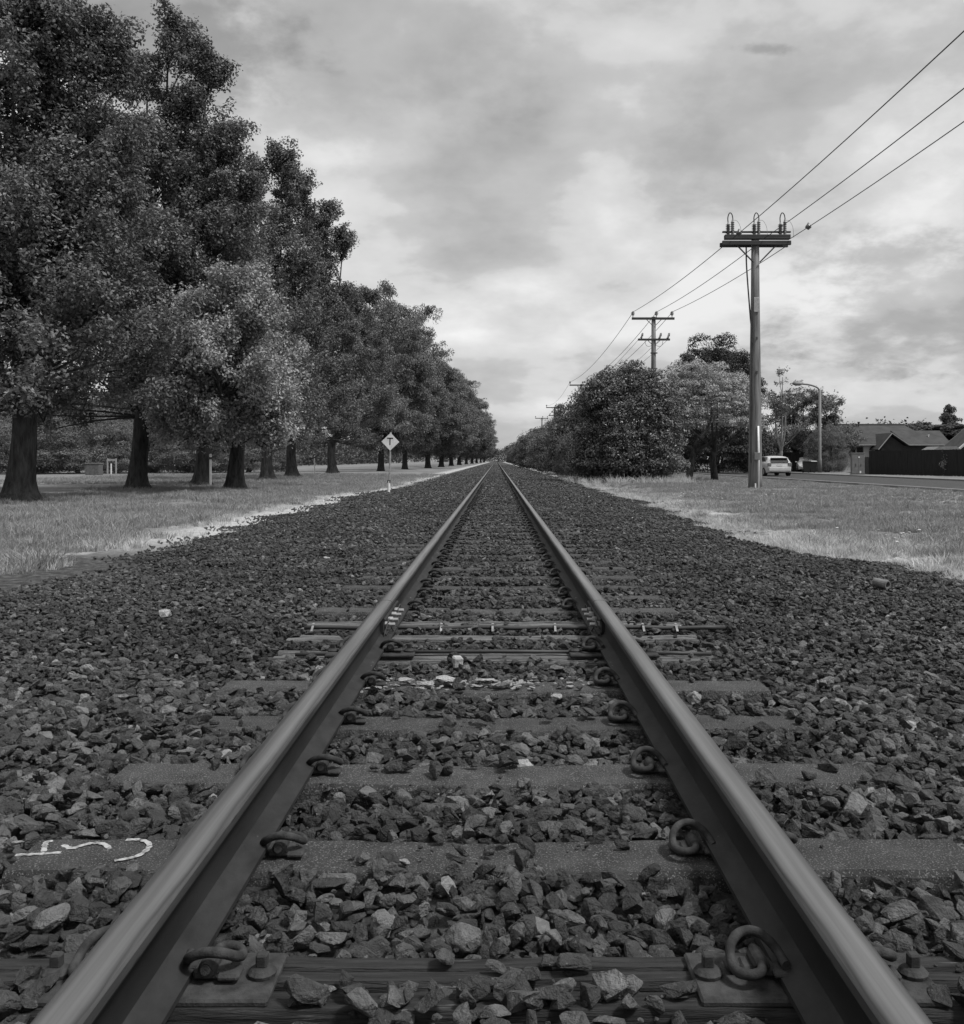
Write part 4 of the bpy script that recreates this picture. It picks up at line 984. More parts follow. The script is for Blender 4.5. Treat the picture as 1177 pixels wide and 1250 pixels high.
for i in range(470):
    a = rgf.uniform(0, 6.28); ph = math.acos(rgf.uniform(-.25, 1)); r_ = rgf.uniform(.5, 1) ** .5 * (1 + .1 * math.sin(3 * a) + .06 * math.sin(7 * a + 4 * ph))
    c = np.array([3.4 * math.sin(ph) * math.cos(a) * r_, 2.8 * math.sin(ph) * math.sin(a) * r_, 3.5 + 2.85 * math.cos(ph) * r_])
    if c[2] < 2.6: c[2] = 1.75 + rgf.uniform(0, 1.0) + .5 * (abs(c[0] + .3) < 1.2)
    P_, d = clump_leaves(rg, c, rgf.uniform(.28, .62), 115, .6); pts.append(P_); outs.append(d)
Pn = np.concatenate(pts); On = np.concatenate(outs)
link("crown", leaf_mesh("crown", Pn, rg.uniform(.6, 1.2, len(Pn)) * .12, M['leaf_flower'], 3, .8, .55, On), root)
tag(root, "pale flowering tree with two leaning dark trunks behind the big glossy bush", "tree")

# trees behind the road
TE = build_bush(52, 10.9, 4.3, 620, 120, .16, M['leaf_conifer'], crad=(.4, .85))
place_tree(TE, 18.8, 84, 1.0, .5, "dark dense evergreen rising behind the pale flowering tree", "tree", None, "evergreen_tree", sz=1.05)
TF = build_tree(61, 9, 2.2, 2.8, .16, 110, 60, .16, M['leaf_mid'], M['bark_pale'], leaders=4, pointy=.7, crad=(.35, .6), skirt=.15)
place_tree(TF, 27.0, 93, 1.0, .5, "thin pale-barked tree with sparse drooping leaves right behind the nearest power pole", "tree", None, "birch_tree")
GT = "garden trees across the road"
TG = build_tree(71, 9, 3.4, 1.2, .25, 280, 80, .2, M['leaf_dark'], M['bark'], leaders=5, pointy=.45, crad=(.4, .8), skirt=.4)
place_tree(TG, 30.2, 99, .84, .5, "dark tree left of the street lamp across the road", "tree", GT, "garden_tree")
place_tree(TG, 31.6, 96, .85, 2.5, "dark tree just right of the street lamp across the road", "tree", GT, "garden_tree")
place_tree(TG, 24.3, 108, .95, 4.5, "dark tree behind the pale fence and the silver car", "tree", GT, "garden_tree")
place_bush(BH, 30.3, 90, .68, .5, "leafy shrub right of the street lamp, beside the dark roofed house", group="garden shrubs", sz=1.25)
place_bush(BC, 40.6, 76.5, .8, 1.5, "shrub at the right edge behind the dark fence", group="garden shrubs", sz=1.3)
TH = build_dome(81, 8, 1.5, 1.5, .2, 42, 60, .30, M['leaf_far'], M['bark'], crad=(.4, .7))
far_t = [(1036, 519, 170, 1.4), (1046, 522, 175, 1.1), (1061, 518, 180, 1.2), (1068, 519, 182, 1.4), (1100, 522, 190, 2.2), (1112, 519, 170, 2.0), (1126, 516, 190, 1.8), (1139, 519, 180, 2.2), (1156, 494, 190, .95), (1160, 518, 175, 2.6), (1148, 520, 185, 2.0), (1172, 518, 180, 2.4)]
rels = ["leftmost small treetop above the dark roof", "second small treetop above the dark roof from the left", "third small treetop above the dark roof", "fourth treetop above the dark roof, beside a thin twin", "low treetop behind the middle of the roofs", "rounded treetop right of the middle of the roofs", "treetop left of the tall narrow conifer, higher of a pair", "low treetop just left of the tall narrow conifer", "tall narrow conifer standing over the roofs at the right", "dark tree around the foot of the tall narrow conifer", "bushy treetop at the left foot of the tall narrow conifer", "far treetop at the right edge of the picture"]
for i, ((a, b, Y, sc_), lab) in enumerate(zip(far_t, rels)):
    H = (VY - b) / F * Y + CH
    place_tree(TH, (a - VX) / F * Y, Y, sc_, i * 1.1, lab, "tree", "far trees behind the houses", "conifer_tree" if i == 8 else "distant_tree", sz=H / 8.6)

# hedges and bushes far left behind the avenue
for i, (x, y, s, sz) in enumerate([(-46, 86, 2.4, 1.9), (-38.5, 80, 2.0, 1.25), (-34.5, 82, 1.7, 1.5), (-31, 88, 2.0, 1.3), (-26.5, 86, 1.8, 1.3), (-23.0, 90, 1.7, 1.2), (-55, 90, 2.6, 2.0)]):
    labs = ["broad dark bush behind the leftmost trunk", "feathery bush left of the pale post frame under the avenue", "bush next to the small brick box under the avenue", "dark bush behind the second trunk of the avenue", "low bush seen between the third and fourth trunks", "low bush seen right of the fourth trunk", "bush at the far left edge behind the avenue"]
    place_bush(BH, x, y, s, i * 1.9, labs[i], group="bushes behind the avenue", sz=sz)
# far-off wood closing the view: one mass
rg = np.random.default_rng(77); pts = []
for (x0, x1, y0, y1, hh, n_) in [(-140, -45, 130, 180, 13, 2500), (-58, -38, 100, 420, 8, 1800), (-60, 70, 600, 640, 12, 1300), (40, 200, 230, 270, 10, 2200), (13, 24, 125, 600, 7, 2000)]:
    X = rg.uniform(x0, x1, n_); Y = rg.uniform(y0, y1, n_); Hh = hh * (.55 + .45 * vnoise(X * .08 + 9, Y * .03 + 4, 3)); Z = rg.uniform(0, 1, n_) ** .7 * Hh
    for _ in range(26):
        o_ = rg.normal(size=(n_, 3)) * .75; pts.append(np.stack([X, Y, Z], 1) + o_)
Pn = np.concatenate(pts); Pn = Pn[Pn[:, 2] > 0]
o = link("distant_wood", leaf_mesh("distant_wood", Pn, rg.uniform(.5, 1.1, len(Pn)) * .9, M['leaf_far'], 5, .4, .7))
tag(o, "far-off belt of trees closing the horizon behind everything", "wood", kind="stuff")

# ------------------------------------------------------------------ road with kerb
def strip(name, x0, x1, z, mat, kind="structure", y0=5, y1=600, curve=0):
    V = []; Fc = []; ys = list(np.linspace(y0, y1, 40))
    for i, y in enumerate(ys):
        V += [(x0, y, z), (x1, y, z)]
        if i: Fc.append((2 * i - 2, 2 * i - 1, 2 * i + 1, 2 * i))
    me = bpy.data.meshes.new(name); me.from_pydata(V, [], Fc); return tag(link(name, me, None, mat), kind=kind)
strip("road", 16.2, 24.2, .012, M['asphalt'])
for nm, x in (("kerb", 16.0), ("kerb", 24.4)):
    mb = MB(); mb.box((x, 300, .03), (.28, 590, .14), ch=.02); tag(mb.obj(nm, M['kerb']), kind="structure")
M['footpath'] = material('footpath_concrete', .13, .19, .8, .9, .3, 30)
strip("footpath", 26.2, 27.6, .010, M['footpath'])
strip("far_lane", -30.0, -24.0, .012, M['footpath'], y0=100, y1=500)

# ------------------------------------------------------------------ power poles
def insulator(mb, c, s=1.0):
    mb.lathe([(.02 * s, -.10 * s), (.02 * s, 0), (.05 * s, .01 * s), (.10 * s, .05 * s), (.05 * s, .07 * s), (.12 * s, .11 * s), (.06 * s, .14 * s), (.10 * s, .17 * s), (.05 * s, .22 * s), (.03 * s, .25 * s)], c, 12)
HP = 9.65
p1 = empty("power_pole", (9.93, 37.7, 0))
mb = MB(); prof = [(.27, -.1), (.255, .5), (.235, 2.5), (.20, 5.0), (.165, 7.4), (.145, HP)]
mb.lathe(prof, n=18); mb.obj("post", M['pole'], p1, True)
mb = MB(); mb.box((0, -.20, HP - .26), (2.62, .11, .16), ch=.01); mb.box((0, .20, HP - .26), (2.62, .11, .16), ch=.01); mb.obj("crossarm", M['arm'], p1)
mb = MB(); mb.box((.05, -.10, HP - .02), (2.50, .24, .17), ch=.01); mb.obj("crossarm", M['arm'], p1)
mb = MB(); mb.box((.05, .0, HP + .20), (2.62, .10, .06), ch=.008); mb.obj("insulator_rail", M['dark_metal'], p1)
for s_ in (-1, 1):
    MB().tube([(s_ * .12, -.2, HP - 1.0), (s_ * .78, -.2, HP - .32)], .028, 6).obj("brace", M['arm'], p1)
for x in (-1.05, -.05, .95):
    r_ = MB()
    for q, (dx, hh) in enumerate(((0, .50), (.17, .62))):
        pr = [(.05, 0)]
        for j in range(7): zz_ = .05 + j * hh / 8; pr += [(.055, zz_), (.10 if q == 0 else .075, zz_ + .015), (.055, zz_ + .03)]
        pr += [(.03, hh), (.02, hh + .05)]
        r_.lathe(pr, (x + dx, -.05, HP + .02), 12)
    ins_o = r_.obj("arrester", M['insul'], p1, True)
    lp = smooth_path([(x, -.05, HP + .5), (x - .01, -.05, HP + .75), (x + .06, -.05, HP + .92), (x + .15, -.05, HP + .85), (x + .19, -.05, HP + .62)], 5)
    MB().tube(lp, .02, 6).obj("jumper", M['wire'], ins_o)
    MB().tube(smooth_path([(x + .19, -.06, HP + .64), (x + .33, -.1, HP + .6), (x + .45, -.14, HP + .35), (x + .48, -.16, HP - .05)], 5), .008, 5).obj("lead", M['strap'], ins_o)
MB().box((.0, -.198, HP - 2.62), (.20, .03, .56), ch=.01).obj("notice_plate", M['galv'], p1)
MB().tube(smooth_path([(-.36, -.05, HP - .3), (-.34, -.05, HP - 1.2), (-.22, -.1, HP - 3.0), (-.17, -.15, HP - 3.9), (-.19, -.14, 3.0), (-.2, -.15, 1)], 5), .028, 6).obj("cable", M['wire'], p1)
MB().tube([(.06, -.29, -.05), (.06, -.27, 1.4), (.045, -.26, 2.4)], .038, 10).obj("conduit", M['white'], p1, True)
MB().box((-.02, -.30, 1.25), (.20, .12, .28), ch=.01).obj("meter_box", M['cabinet'], p1)
MB().tube([(-.08, -.33, -.05), (-.08, -.33, .22)], .03, 8).obj("stub_conduit", M['white'], p1)
for z_ in (HP - 3.9, HP - 5.2):
    MB().box((.0, -.23, z_), (.06, .05, .10)).obj("bolt", M['dark_metal'], p1)
tag(p1, "tall timber power pole nearest the camera, with looped insulators on a double crossarm", "power pole", "power poles")

def pole2(x, y, H, lab, lower=True, src=None):
    r = empty("power_pole", (x, y, 0))
    MB().lathe([(.21, -.1), (.19, 3), (.15, 7), (.125, H)], n=12).obj("post", M['pole'], r, True)
    MB().box((-.05, -.14, H - .12), (2.6, .12, .14), ch=.01).obj("crossarm", M['arm'], r)
    for s_ in (-1, 1): MB().tube([(s_ * .08, -.14, H - .55), (s_ * .45, -.14, H - .18)], .02, 6).obj("brace", M['arm'], r)
    for dx in (-1.28, .15, 1.1):
        m_ = MB(); insulator(m_, (dx, -.14, H + .06), 1.1); m_.obj("insulator", M['insul_pale'], r, True)
    if lower:
        z = H - 1.4
        MB().box((-.0, -.14, z), (1.95, .12, .12), ch=.01).obj("crossarm", M['arm'], r)
        for s_ in (-1, 1): MB().tube([(s_ * .08, -.14, z - .33), (s_ * .38, -.14, z - .05)], .02, 6).obj("brace", M['arm'], r)
        for dx in (-.72, .40, .90):
            m_ = MB(); m_.tube([(dx - .10, -.14, z + .05), (dx - .04, -.14, z + .12), (dx, -.14, z + .38)], [.07, .06, .03], 8); m_.tube([(dx + .02, -.14, z + .2), (dx + .04, -.14, z + .40)], [.045, .045], 8); m_.obj("fuse_switch", M['insul'], r, True)
        for s_ in (-1, 1):
            MB().tube(smooth_path([(s_ * .55, -.14, z - .05), (s_ * .5, -.14, z - .3), (s_ * .35, -.14, z - .42), (s_ * .12, -.14, z - .36)], 5), .012, 5).obj("jumper", M['wire'], r)
        MB().box((0, -.14, z - .82), (.42, .06, .07)).obj("bracket", M['dark_metal'], r)
        MB().box((-.08, -.14, z - 1.78), (.55, .06, .07)).obj("bracket", M['dark_metal'], r)
    return tag(r, lab, "power pole", "power poles")
pole2(9.60, 60, 9.85, "second power pole, rising behind the big glossy bush, with two crossarms")
q = pole2(9.60, 111, 9.7, "third power pole, with two thin crossarms above the row of bushes")
# third pole carries its own small pins on the lower arm
for dx in (-.95, -.6): m_ = MB(); insulator(m_, (dx, -.14, 9.7 - 1.3), .8); m_.obj("insulator", M['insul'], q, True)
pole2(9.35, 158, 9.7, "fourth power pole, small against the sky left of the bushes")
pole2(9.10, 196, 9.6, "fifth and farthest power pole, only its crossarm above the bushes", False)

# overhead wires
def sag(p, q, s, n_=24):
    p, q = Vector(p), Vector(q); return [p.lerp(q, i / n_) - Vector((0, 0, s * 4 * (i / n_) * (1 - i / n_))) for i in range(n_ + 1)]
GW = "overhead wires"
ends0 = [(-8.9, None)]
for k, (dx1, dx2, dz_, nm) in enumerate(((-1.20, -1.28, -.05, "left"), (.02, .15, -.12, "middle"), (1.22, 1.1, -.12, "right"))):
    a = (9.93 + dx1, 37.6, HP - .16)
    near_x = (8.72, 9.98, 11.25)[k]; near_h = (CH + 8.5, CH + 8.17, CH + 8.32)[k]
    far_pt = (near_x, -12, near_h + .55)
    o = MB().tube(sag((9.93 + (-.95, .25, 1.25)[k], 37.5, HP - .12), far_pt, .55), .014, 5).obj("overhead_wire", M['wire'])
    tag(o, f"{nm} thick wire running from the nearest pole up out of the top right corner", "wire", GW)
    o = MB().tube(sag((9.93 + dx1, 37.9, HP - .32), (9.6 + dx2, 59.86, 9.85 + .28), .15), .015, 5).obj("overhead_wire", M['wire'])
    tag(o, f"{nm} wire between the nearest and the second power pole", "wire", GW)
    o = MB().tube(sag((9.6 + dx2, 59.86, 10.1), (9.6 + dx2, 110.9, 9.95), .7), .016, 5).obj("overhead_wire", M['wire'])
    tag(o, f"{nm} upper wire between the second and the third power pole", "wire", GW)
    o = MB().tube(sag((9.6 + dx2, 110.9, 9.95), (9.35 + dx2, 157.9, 9.95), .8), .013, 5).obj("overhead_wire", M['wire'])
    tag(o, f"{nm} upper wire between the third and the fourth power pole", "wire", GW)
    o = MB().tube(sag((9.6 + (-.9, .4, .9)[k], 59.86, 8.5), (9.6 + (-.9, .4, .9)[k], 110.9, 8.3), .5), .011, 5).obj("overhead_wire", M['wire'])
    tag(o, f"{nm} lower wire between the second and the third power pole", "wire", GW)
for k, (t_, nm) in enumerate(((0.03, "left"), (.0, "right"))):
    pa = ((9.93 - .95, 37.5, HP - .12), (9.93 + 1.25, 37.5, HP - .12))[k]; pb = ((8.72, -12, CH + 9.05), (11.25, -12, CH + 8.87))[k]
    c = sag(pa, pb, .55, 24); c = c[1].lerp(c[2], .1) if k else c[1].lerp(c[0], .45)
    m_ = MB(); m_.lathe([(.015, -.10), (.06, -.06), (.11, -.02), (.10, .04), (.05, .10), (.02, .16)], tuple(c), 12); o = m_.obj("wire_insulator", M['insul'], None, True)
    tag(o, f"dark insulator threaded on the {nm} wire just right of the nearest pole", "insulator", "insulators on the wires")

# ------------------------------------------------------------------ street lamp
sl = empty("street_lamp", ((1001 - VX) / F * 88, 88, 0))
MB().lathe([(.18, 0), (.18, 1.2), (.14, 1.3), (.12, 7.4)], n=12).obj("post", M['cabinet'], sl, True)
MB().tube(smooth_path([(0, 0, 7.3), (-.25, 0, 7.62), (-.9, 0, 7.85), (-1.7, 0, 7.95)], 5), .075, 8).obj("arm", M['cabinet'], sl, True)
m_ = MB(); m_.tube([(-1.6, 0, 7.93), (-1.8, 0, 7.93), (-2.2, 0, 7.95), (-2.45, 0, 7.97)], [.07, .16, .17, .08], 10); m_.obj("lamp_head", M['cabinet'], sl, True)
tag(sl, "grey street lamp with a curved arm reaching left across the road", "street lamp")

# ------------------------------------------------------------------ diamond railway sign
sx_, sy_ = px(475, 602, 1.07)
sg = empty("railway_sign", (sx_, sy_, 0), rot=(0, R(1.6), 0))
MB().tube([(0, 0, -.1), (0, 0, 2.02)], .030, 8).obj("post", M['galv'], sg)
MB().tube([(-.01, -.05, -.05), (-.01, -.05, .42)], .045, 8).obj("foot_stake", M['white'], sg)
MB().box((-.01, -.05, .40), (.10, .08, .10), ch=.01).obj("clamp", M['dark_metal'], sg)
a_ = .29
m_ = MB(); m_.prism([(0, -a_), (a_, 0), (0, a_), (-a_, 0)], -.006, .006); dm = m_.obj("diamond_panel", M['sign_back'], sg, loc=(.0, -.045, 1.70))
m_ = MB(); m_.box((-.01, -.0095, .115), (.20, .003, .035)); m_.box((-.01, -.0095, .0), (.035, .003, .21)); m_.obj("letter", M['black'], dm)
tag(sg, "white diamond sign with a black T on a thin pole left of the track", "sign")

# ------------------------------------------------------------------ car
def car(loc, rz, lab, plate=True):
    r = empty("parked_car", loc, rz); r.scale = (1.02, 1, .93)
    Lc, Wc = 4.45, 1.74
    # stations: y (0 rear .. Lc front), and section heights: (sill, shoulder, roof, half width shoulder, half width roof)
    st = [(0.00, .38, .62, .70, .60, .56), (.05, .28, .90, .98, .78, .62), (.30, .24, .98, 1.30, .85, .64), (.75, .22, .98, 1.44, .87, .62), (1.5, .20, .97, 1.49, .87, .61), (2.3, .20, .95, 1.47, .87, .60), (2.9, .20, .93, 1.28, .87, .60), (3.4, .20, .90, 1.00, .86, .66), (4.0, .22, .76, .84, .82, .60), (4.35, .26, .60, .66, .72, .50), (4.45, .32, .50, .54, .60, .44)]
    V = []; Fc = []
    for (y, s0, sh, rf, hw, rw) in st:
        V += [(-hw + .04, y, s0), (-hw, y, (s0 + sh) / 2), (-hw + .02, y, sh), (-(hw * .3 + rw * .7), y, sh + (rf - sh) * .55), (-rw, y, rf - .03), (-rw * .5, y, rf), (rw * .5, y, rf), (rw, y, rf - .03), ((hw * .3 + rw * .7), y, sh + (rf - sh) * .55), (hw - .02, y, sh), (hw, y, (s0 + sh) / 2), (hw - .04, y, s0)]
    n_ = 12
    for i in range(len(st) - 1):
        for k in range(n_): Fc.append((i * n_ + k, i * n_ + (k + 1) % n_, (i + 1) * n_ + (k + 1) % n_, (i + 1) * n_ + k))
    Fc.append(tuple(range(n_))); Fc.append(tuple((len(st) - 1) * n_ + k for k in reversed(range(n_))))
    m_ = MB(); m_.add(V, Fc); b_ = m_.obj("body", M['car'], r, True); b_.data.set_sharp_from_angle(angle=R(40))
    # windows as slightly proud panels following the body
    m_ = MB(); m_.add([(-.60, -.012, 1.02), (.60, -.012, 1.02), (.56, .24, 1.31), (-.56, .24, 1.31), (-.60, .06, 1.00), (.60, .06, 1.00), (.56, .30, 1.28), (-.56, .30, 1.28)], [(0, 1, 2, 3), (7, 6, 5, 4), (0, 4, 5, 1), (1, 5, 6, 2), (2, 6, 7, 3), (3, 7, 4, 0)]); m_.obj("rear_window", M['glass'], r)
    for s_ in (-1, 1):
        m_ = MB(); m_.prism([(.55, 1.02), (2.95, 1.00), (2.35, 1.36), (1.5, 1.41), (.8, 1.37)], s_ * .60, s_ * .80, axis='X'); m_.obj("side_window", M['glass'], r)
        m_ = MB(); m_.box((s_ * .68, .02, .86), (.24, .10, .24), ch=.03); m_.obj("tail_light", M['lamp_red'], r)
        for y in (.78, 3.55):
            m_ = MB(); m_.tube([(s_ * .68, y, .31), (s_ * .885, y, .31)], .31, 20); w_ = m_.obj("wheel", M['tyre'], r)
            m_ = MB(); m_.tube([(s_ * .88, y, .31), (s_ * .893, y, .31)], .19, 16); m_.obj("rim", M['galv'], w_)
        m_ = MB(); m_.box((s_ * .95, 2.75, 1.0), (.18, .10, .13), ch=.03); m_.obj("mirror", M['car'], r)
    m_ = MB(); m_.box((0, .06, .50), (1.50, .16, .30), ch=.05); m_.obj("bumper", M['car'], r)
    m_ = MB(); m_.box((0, .10, .32), (1.30, .12, .12), ch=.02); m_.obj("diffuser", M['black'], r)
    m_ = MB(); m_.box((0, -.005, .80), (.36, .02, .12)); m_.obj("number_plate", M['plate'], r)
    m_ = MB(); m_.box((0, .20, 1.34), (1.10, .24, .035), rot=(-.1, 0, 0), ch=.01); m_.obj("spoiler", M['car'], r)
    return tag(r, lab, "car")
car(((947 - VX) / F * 68, 67, .02), 0, "silver hatchback seen from behind on the road, partly hidden by the nearest power pole")
car((30.5, 97, .02), R(165), "pale car standing in the driveway left of the street lamp, half hidden by bins")

# ------------------------------------------------------------------ fences
def fence(p, q, H, mat, lab, board=.15):
    p, q = Vector((*p, 0)), Vector((*q, 0)); d = q - p; Ln = d.length; an = math.atan2(d.y, d.x); r = empty("paling_fence", p, an)
    rr_ = random.Random(int(Ln * 100)); m_ = MB(); x = 0
    while x < Ln:
        m_.box((x + board / 2, rr_.uniform(-.008, .008), H / 2 + rr_.uniform(-.02, .02)), (board - .010, .02, H)); x += board
    m_.obj("palings", mat, r)
    m_ = MB(); m_.box((Ln / 2, .05, .4), (Ln, .05, .08)); m_.box((Ln / 2, .05, H - .3), (Ln, .05, .08)); m_.obj("rails", mat, r)
    x = 0
    while x < Ln: MB().box((x + .05, .10, H / 2), (.10, .10, H)).obj("post", mat, r); x += 2.4
    return tag(r, lab, "fence")
fence((29.2, 77), (34.5, 58), 1.85, M['fence'], "tall dark paling fence at the right edge across the road")
fence((33.5, 92), (29.2, 77.15), 1.35, M['fence_mid'], "lower brown paling fence between the street lamp and the tall dark fence")
fence((23.5, 103), (28.0, 98), 1.75, M['fence_pale'], "pale paling fence behind the silver car and power pole")
fence((28.2, 97.6), (31.8, 94.6), 1.9, M['fence'], "dark fence just left of the street lamp behind the bins")
# cabinet
cbn = empty("utility_cabinet", ((1047 - VX) / F * 74, 74, 0), R(-8))
MB().box((0, 0, .82), (.92, .5, 1.55), ch=.02).obj("body", M['cabinet'], cbn)
MB().box((0, 0, .03), (1.0, .58, .1)).obj("plinth", M['kerb'], cbn)
MB().box((0, 0, 1.63), (.98, .56, .07), ch=.01).obj("lid", M['cabinet'], cbn)
for s_ in (-1, 1):
    d_ = MB().box((s_ * .225, -.256, .82), (.43, .018, 1.40), ch=.004).obj("door", M['cabinet'], cbn); MB().box((s_ * .19, -.275, .75), (.03, .03, .22)).obj("handle", M['dark_metal'], d_)
MB().box((.05, -.272, 1.33), (.11, .01, .10)).obj("notice", M['white'], cbn); MB().box((.15, -.272, .22), (.11, .01, .16)).obj("notice", M['white'], cbn)
tag(cbn, "grey two-door utility cabinet at the end of the dark fence across the road", "cabinet")
# bins
for k, (a, lab) in enumerate(((985, "dark wheelie bin standing left of the other beside the dark fence"), (992, "dark wheelie bin right next to the street lamp"))):
    X = (a - VX) / F * 86; b_ = empty("wheelie_bin", (X, 86, 0))
    m_ = MB(); m_.add([(-.22, -.24, .05), (.22, -.24, .05), (.22, .24, .05), (-.22, .24, .05), (-.28, -.34, .98), (.28, -.34, .98), (.28, .34, .98), (-.28, .34, .98)], [(3, 2, 1, 0), (4, 5, 6, 7), (0, 1, 5, 4), (1, 2, 6, 5), (2, 3, 7, 6), (3, 0, 4, 7)]); m_.obj("body", M['black'], b_)
    MB().box((0, 0, 1.02), (.60, .74, .07), ch=.02, rot=(.06, 0, 0)).obj("lid", M['galv'] if k else M['black'], b_)
    for s_ in (-1, 1): MB().tube([(s_ * .20, .28, .10), (s_ * .27, .28, .10)], .10, 12).obj("wheel", M['tyre'], b_)
    tag(b_, lab, "bin", "bins beside the road")

# ------------------------------------------------------------------ houses
def hpt(a, b, Y): return ((a - VX) / F * Y, (VY - b) / F * Y + CH)
h1_ = empty("house", (36, 96, 0))
def W(o): return o
Yh = 92
x0 = hpt(1026, 0, Yh)[0] - 36; x1 = hpt(1160, 0, Yh)[0] - 36
EZ, RZ = 2.62, 4.55
m_ = MB(); m_.box(((x0 + x1) / 2 + .2, 3.5, EZ / 2), (x1 - x0 - .5, 8.0, EZ)); m_.obj("wall", M['wall_pale'], h1_)
def slab_roof(mb, quad, th=.12):
    n_ = (Vector(quad[1]) - Vector(quad[0])).cross(Vector(quad[2]) - Vector(quad[0])).normalized() * th
    if n_.z < 0: n_ = -n_
    k_ = len(quad); top_ = [Vector(v) + n_ for v in quad]; mb.add(list(quad) + top_, [tuple(range(k_)), tuple(reversed(range(k_, 2 * k_)))] + [(i, (i + 1) % k_, k_ + (i + 1) % k_, k_ + i) for i in range(k_)])
m_ = MB()
slab_roof(m_, [(x0 - .4, -1.1, EZ - .05), (x1 + .4, -1.1, EZ - .05), (x1 - 1.2, 3.5, RZ), (x0 + 1.0, 3.5, RZ)])
slab_roof(m_, [(x0 - .4, 8.1, EZ - .05), (x0 + 1.0, 3.5, RZ + .001), (x1 - 1.2, 3.5, RZ + .001), (x1 + .4, 8.1, EZ - .05)])
slab_roof(m_, [(x0 - .4, -1.1, EZ - .05), (x0 + 1.0, 3.5, RZ), (x0 - .4, 8.1, EZ - .05)])
slab_roof(m_, [(x1 + .4, -1.1, EZ - .05), (x1 - 1.2, 3.5, RZ), (x1 + .4, 8.1, EZ - .05)])
rf_ = m_.obj("roof", M['roof'], h1_)
MB().tube([(x0 + 1.0, 3.5, RZ + .16), (x1 - 1.2, 3.5, RZ + .16)], .09, 8).obj("ridge_cap", M['roof'], rf_)
MB().box(((x0 + x1) / 2, -1.20, EZ - .02), (x1 - x0 + .8, .10, .12)).obj("gutter", M['trim'], rf_)
MB().lathe([(.10, 0), (.10, .35), (.15, .36), (.15, .42)], (x0 + 4.3, 3.0, RZ)).obj("flue", M['dark_metal'], rf_)
for (a, b, wd, hh) in ((1043, 1.75, 1.0, 1.2), (1059, 1.9, .6, 1.0), (1069, 1.9, .6, 1.0)):
    xx = hpt(a, 0, 91.5)[0] - 36; f_ = MB().box((xx, -.53, b), (wd + .14, .06, hh + .14)).obj("window", M['trim'], h1_); MB().box((xx, -.565, b), (wd, .02, hh)).obj("pane", M['glass'], f_)
# gable wing projecting to the road
gx0, gx1 = hpt(1077, 0, 93.4)[0] - 36, hpt(1108, 0, 93.4)[0] - 36; gm = hpt(1089, 0, 93.4)[0] - 36
m_ = MB(); m_.prism([(gx0 + .1, 0), (gx1 + 3.2, 0), (gx1 + 3.2, EZ - .15), (gx1 - .1, EZ - .15), (gm, 3.45), (gx0 + .1, EZ - .35)], -2.2, -.6); m_.obj("gable_wall", M['wall_dark'], h1_)
m_ = MB(); slab_roof(m_, [(gx0 - .35, -2.6, EZ - .55), (gm, -2.6, 3.62), (gm, 1.5, 3.62), (gx0 - .35, 1.5, EZ - .55)]); slab_roof(m_, [(gm + .01, -2.6, 3.62), (gx1 + .15, -2.6, EZ - .12), (gx1 + .15, 1.5, EZ - .12), (gm + .01, 1.5, 3.62)])
m_.obj("gable_roof", M['roof'], h1_)
m_ = MB(); slab_roof(m_, [(gx1 + .16, -2.6, EZ - .12), (gx1 + 4.2, -2.6, EZ - .12), (gx1 + 4.2, 0, 3.9), (gx1 - .6, 0, 3.9)]); m_.obj("wing_roof", M['roof'], h1_)
for P0, P1 in (((gx0 - .36, -2.65, EZ - .50), (gm, -2.65, 3.68)), ((gm, -2.65, 3.68), (gx1 + .15, -2.65, EZ - .06)), ((gx1 + .15, -2.65, EZ - .06), (gx1 + 4.2, -2.65, EZ - .06))):
    MB().tube([P0, P1], .06, 4).obj("bargeboard", M['trim'], h1_)
MB().lathe([(.05, 0), (.05, .5), (.09, .51), (.09, .57)], (gx1 + 2.6, -1.2, 3.0)).obj("vent_pipe", M['white'], h1_)
tag(h1_, "low house with a dark hipped roof and dark gable behind the fence across the road", "house")
# second house at the right edge
h2_ = empty("house", (40.35, 82, 0))
m_ = MB(); m_.prism([(-2.6, 0), (5, 0), (5, 2.4), (1.2, 5.6), (-2.6, 2.3)], -2.5, 1); m_.obj("wall", M['wall_brick'], h2_)
m_ = MB(); slab_roof(m_, [(-3.1, -2.9, 1.95), (1.2, -2.9, 5.65), (1.2, .2, 5.65), (-3.1, .2, 1.95)]); slab_roof(m_, [(1.21, -2.9, 5.65), (5.5, -2.9, 1.95), (5.5, .2, 1.95), (1.21, .2, 5.65)]); m_.obj("roof", M['roof'], h2_)
MB().tube([(-3.15, -2.96, 2.0), (1.2, -2.96, 5.72)], .10, 4).obj("bargeboard", M['wall_pale'], h2_)
tag(h2_, "steep-gabled house with a pale bargeboard cut by the right edge of the picture", "house")
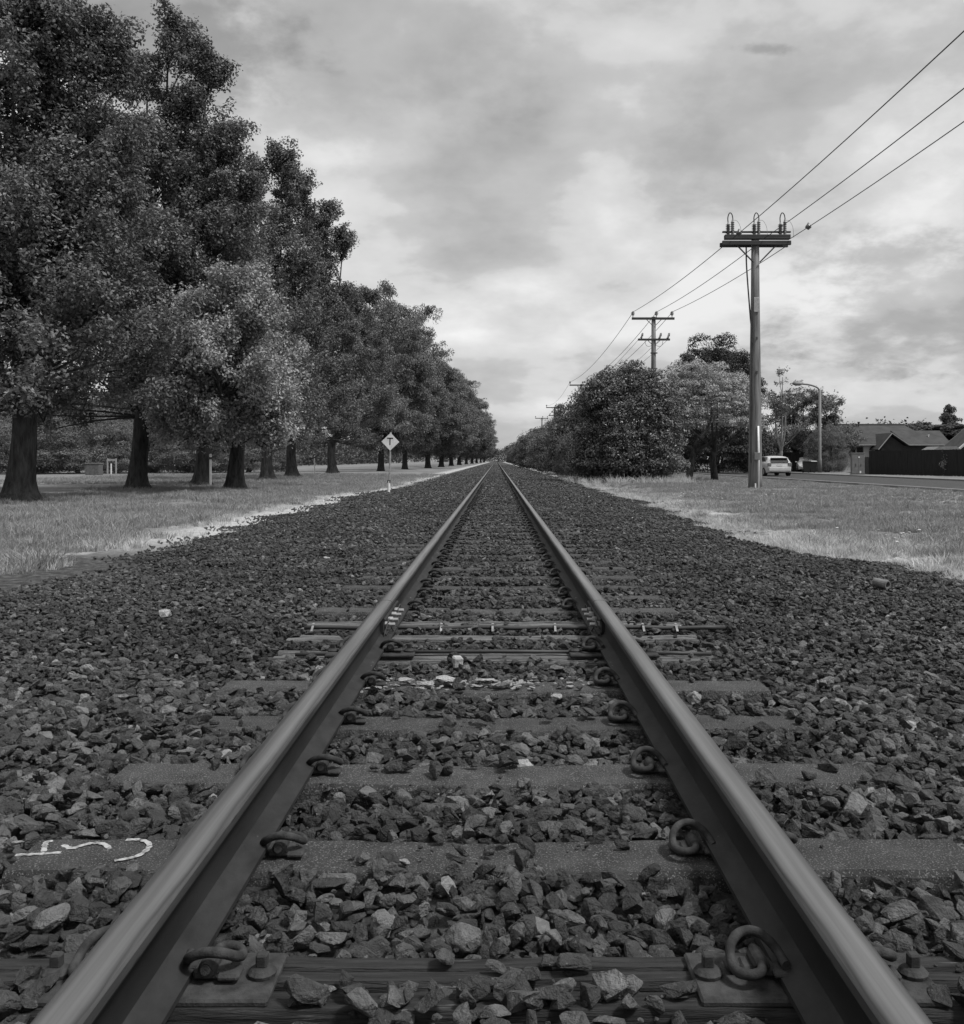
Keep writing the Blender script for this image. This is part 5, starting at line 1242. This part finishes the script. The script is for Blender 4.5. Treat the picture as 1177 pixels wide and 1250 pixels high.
# garden shed
X, Z = hpt(1149, 541, 76); sh = empty("garden_shed", (X, 76, 0))
m_ = MB(); m_.prism([(-.9, 0), (.9, 0), (.9, 1.9), (-.9, 1.9)], -.9, .9); m_.obj("wall", M['trim'], sh)
m_ = MB(); m_.prism([(-1.05, 1.91), (1.0, 1.91), (.7, 2.16), (-.6, 2.16)], -1.1, 1.1); m_.obj("roof", M['kerb'], sh); tag(sh, "small shed with a pale metal roof peeping over the dark fence", "shed")
# climbing plant on dark fence
fx_, fy_ = 30.6 + .05, 70.6
rg = np.random.default_rng(4); c = np.array([31.35, 68.8, 0.95]); P_ = c + rg.normal(size=(170, 3)) * np.array([.13, .08, .33]); P_[:, 0] += .12 * np.sin(P_[:, 2] * 6)
o = link("climbing_plant", leaf_mesh("climbing_plant", P_, rg.uniform(.05, .12, 170), M['leaf_flower'], 4, .3)); tag(o, "pale straggling plant in front of the tall dark fence", "plant")

# ------------------------------------------------------------------ small things under the avenue
X, Y = px(136.5, 579, 1.09); fr = empty("post_frame", (X, Y, 0))
for s_ in (-1, 1): MB().box((s_ * .33, 0, .62), (.10, .10, 1.24), ch=.01).obj("post", M['trim'], fr)
MB().box((0, 0, 1.12), (.58, .08, .16), ch=.01).obj("rail", M['trim'], fr); MB().box((-.05, 0, .42), (.08, .08, .84), ch=.01).obj("post", M['white'], fr)
tag(fr, "pale frame of two posts and a crossboard under the avenue on the left", "frame")
X, Y = px(115, 580, 1.09); bx_ = empty("brick_box", (X, Y, 0))
MB().box((0, 0, .42), (1.0, .8, .84), ch=.02).obj("body", M['wall_brick'], bx_); MB().box((0, 0, .87), (1.08, .88, .06), ch=.01).obj("lid", M['kerb'], bx_); tag(bx_, "small grey brick box beside the pale post frame under the avenue", "box")
for k, (a, b, hh, lab) in enumerate(((257, 594, 1.35, "white marker post right of the third trunk of the avenue"), (275, 575, 1.6, "thin pale post between the third and fourth trunks of the avenue"), (384, 578, 1.5, "thin pale post left of the diamond sign under the trees"))):
    X, Y = px(a, b, 1.09); r_ = empty("marker_post", (X, Y, 0)); MB().tube([(0, 0, -.05), (0, 0, hh)], .05, 8).obj("shaft", M['white'], r_)
    MB().tube([(0, 0, hh - .22), (0, 0, hh - .12)], .058, 8).obj("band", M['dark_metal'], r_); tag(r_, lab, "post", "pale posts under the avenue")
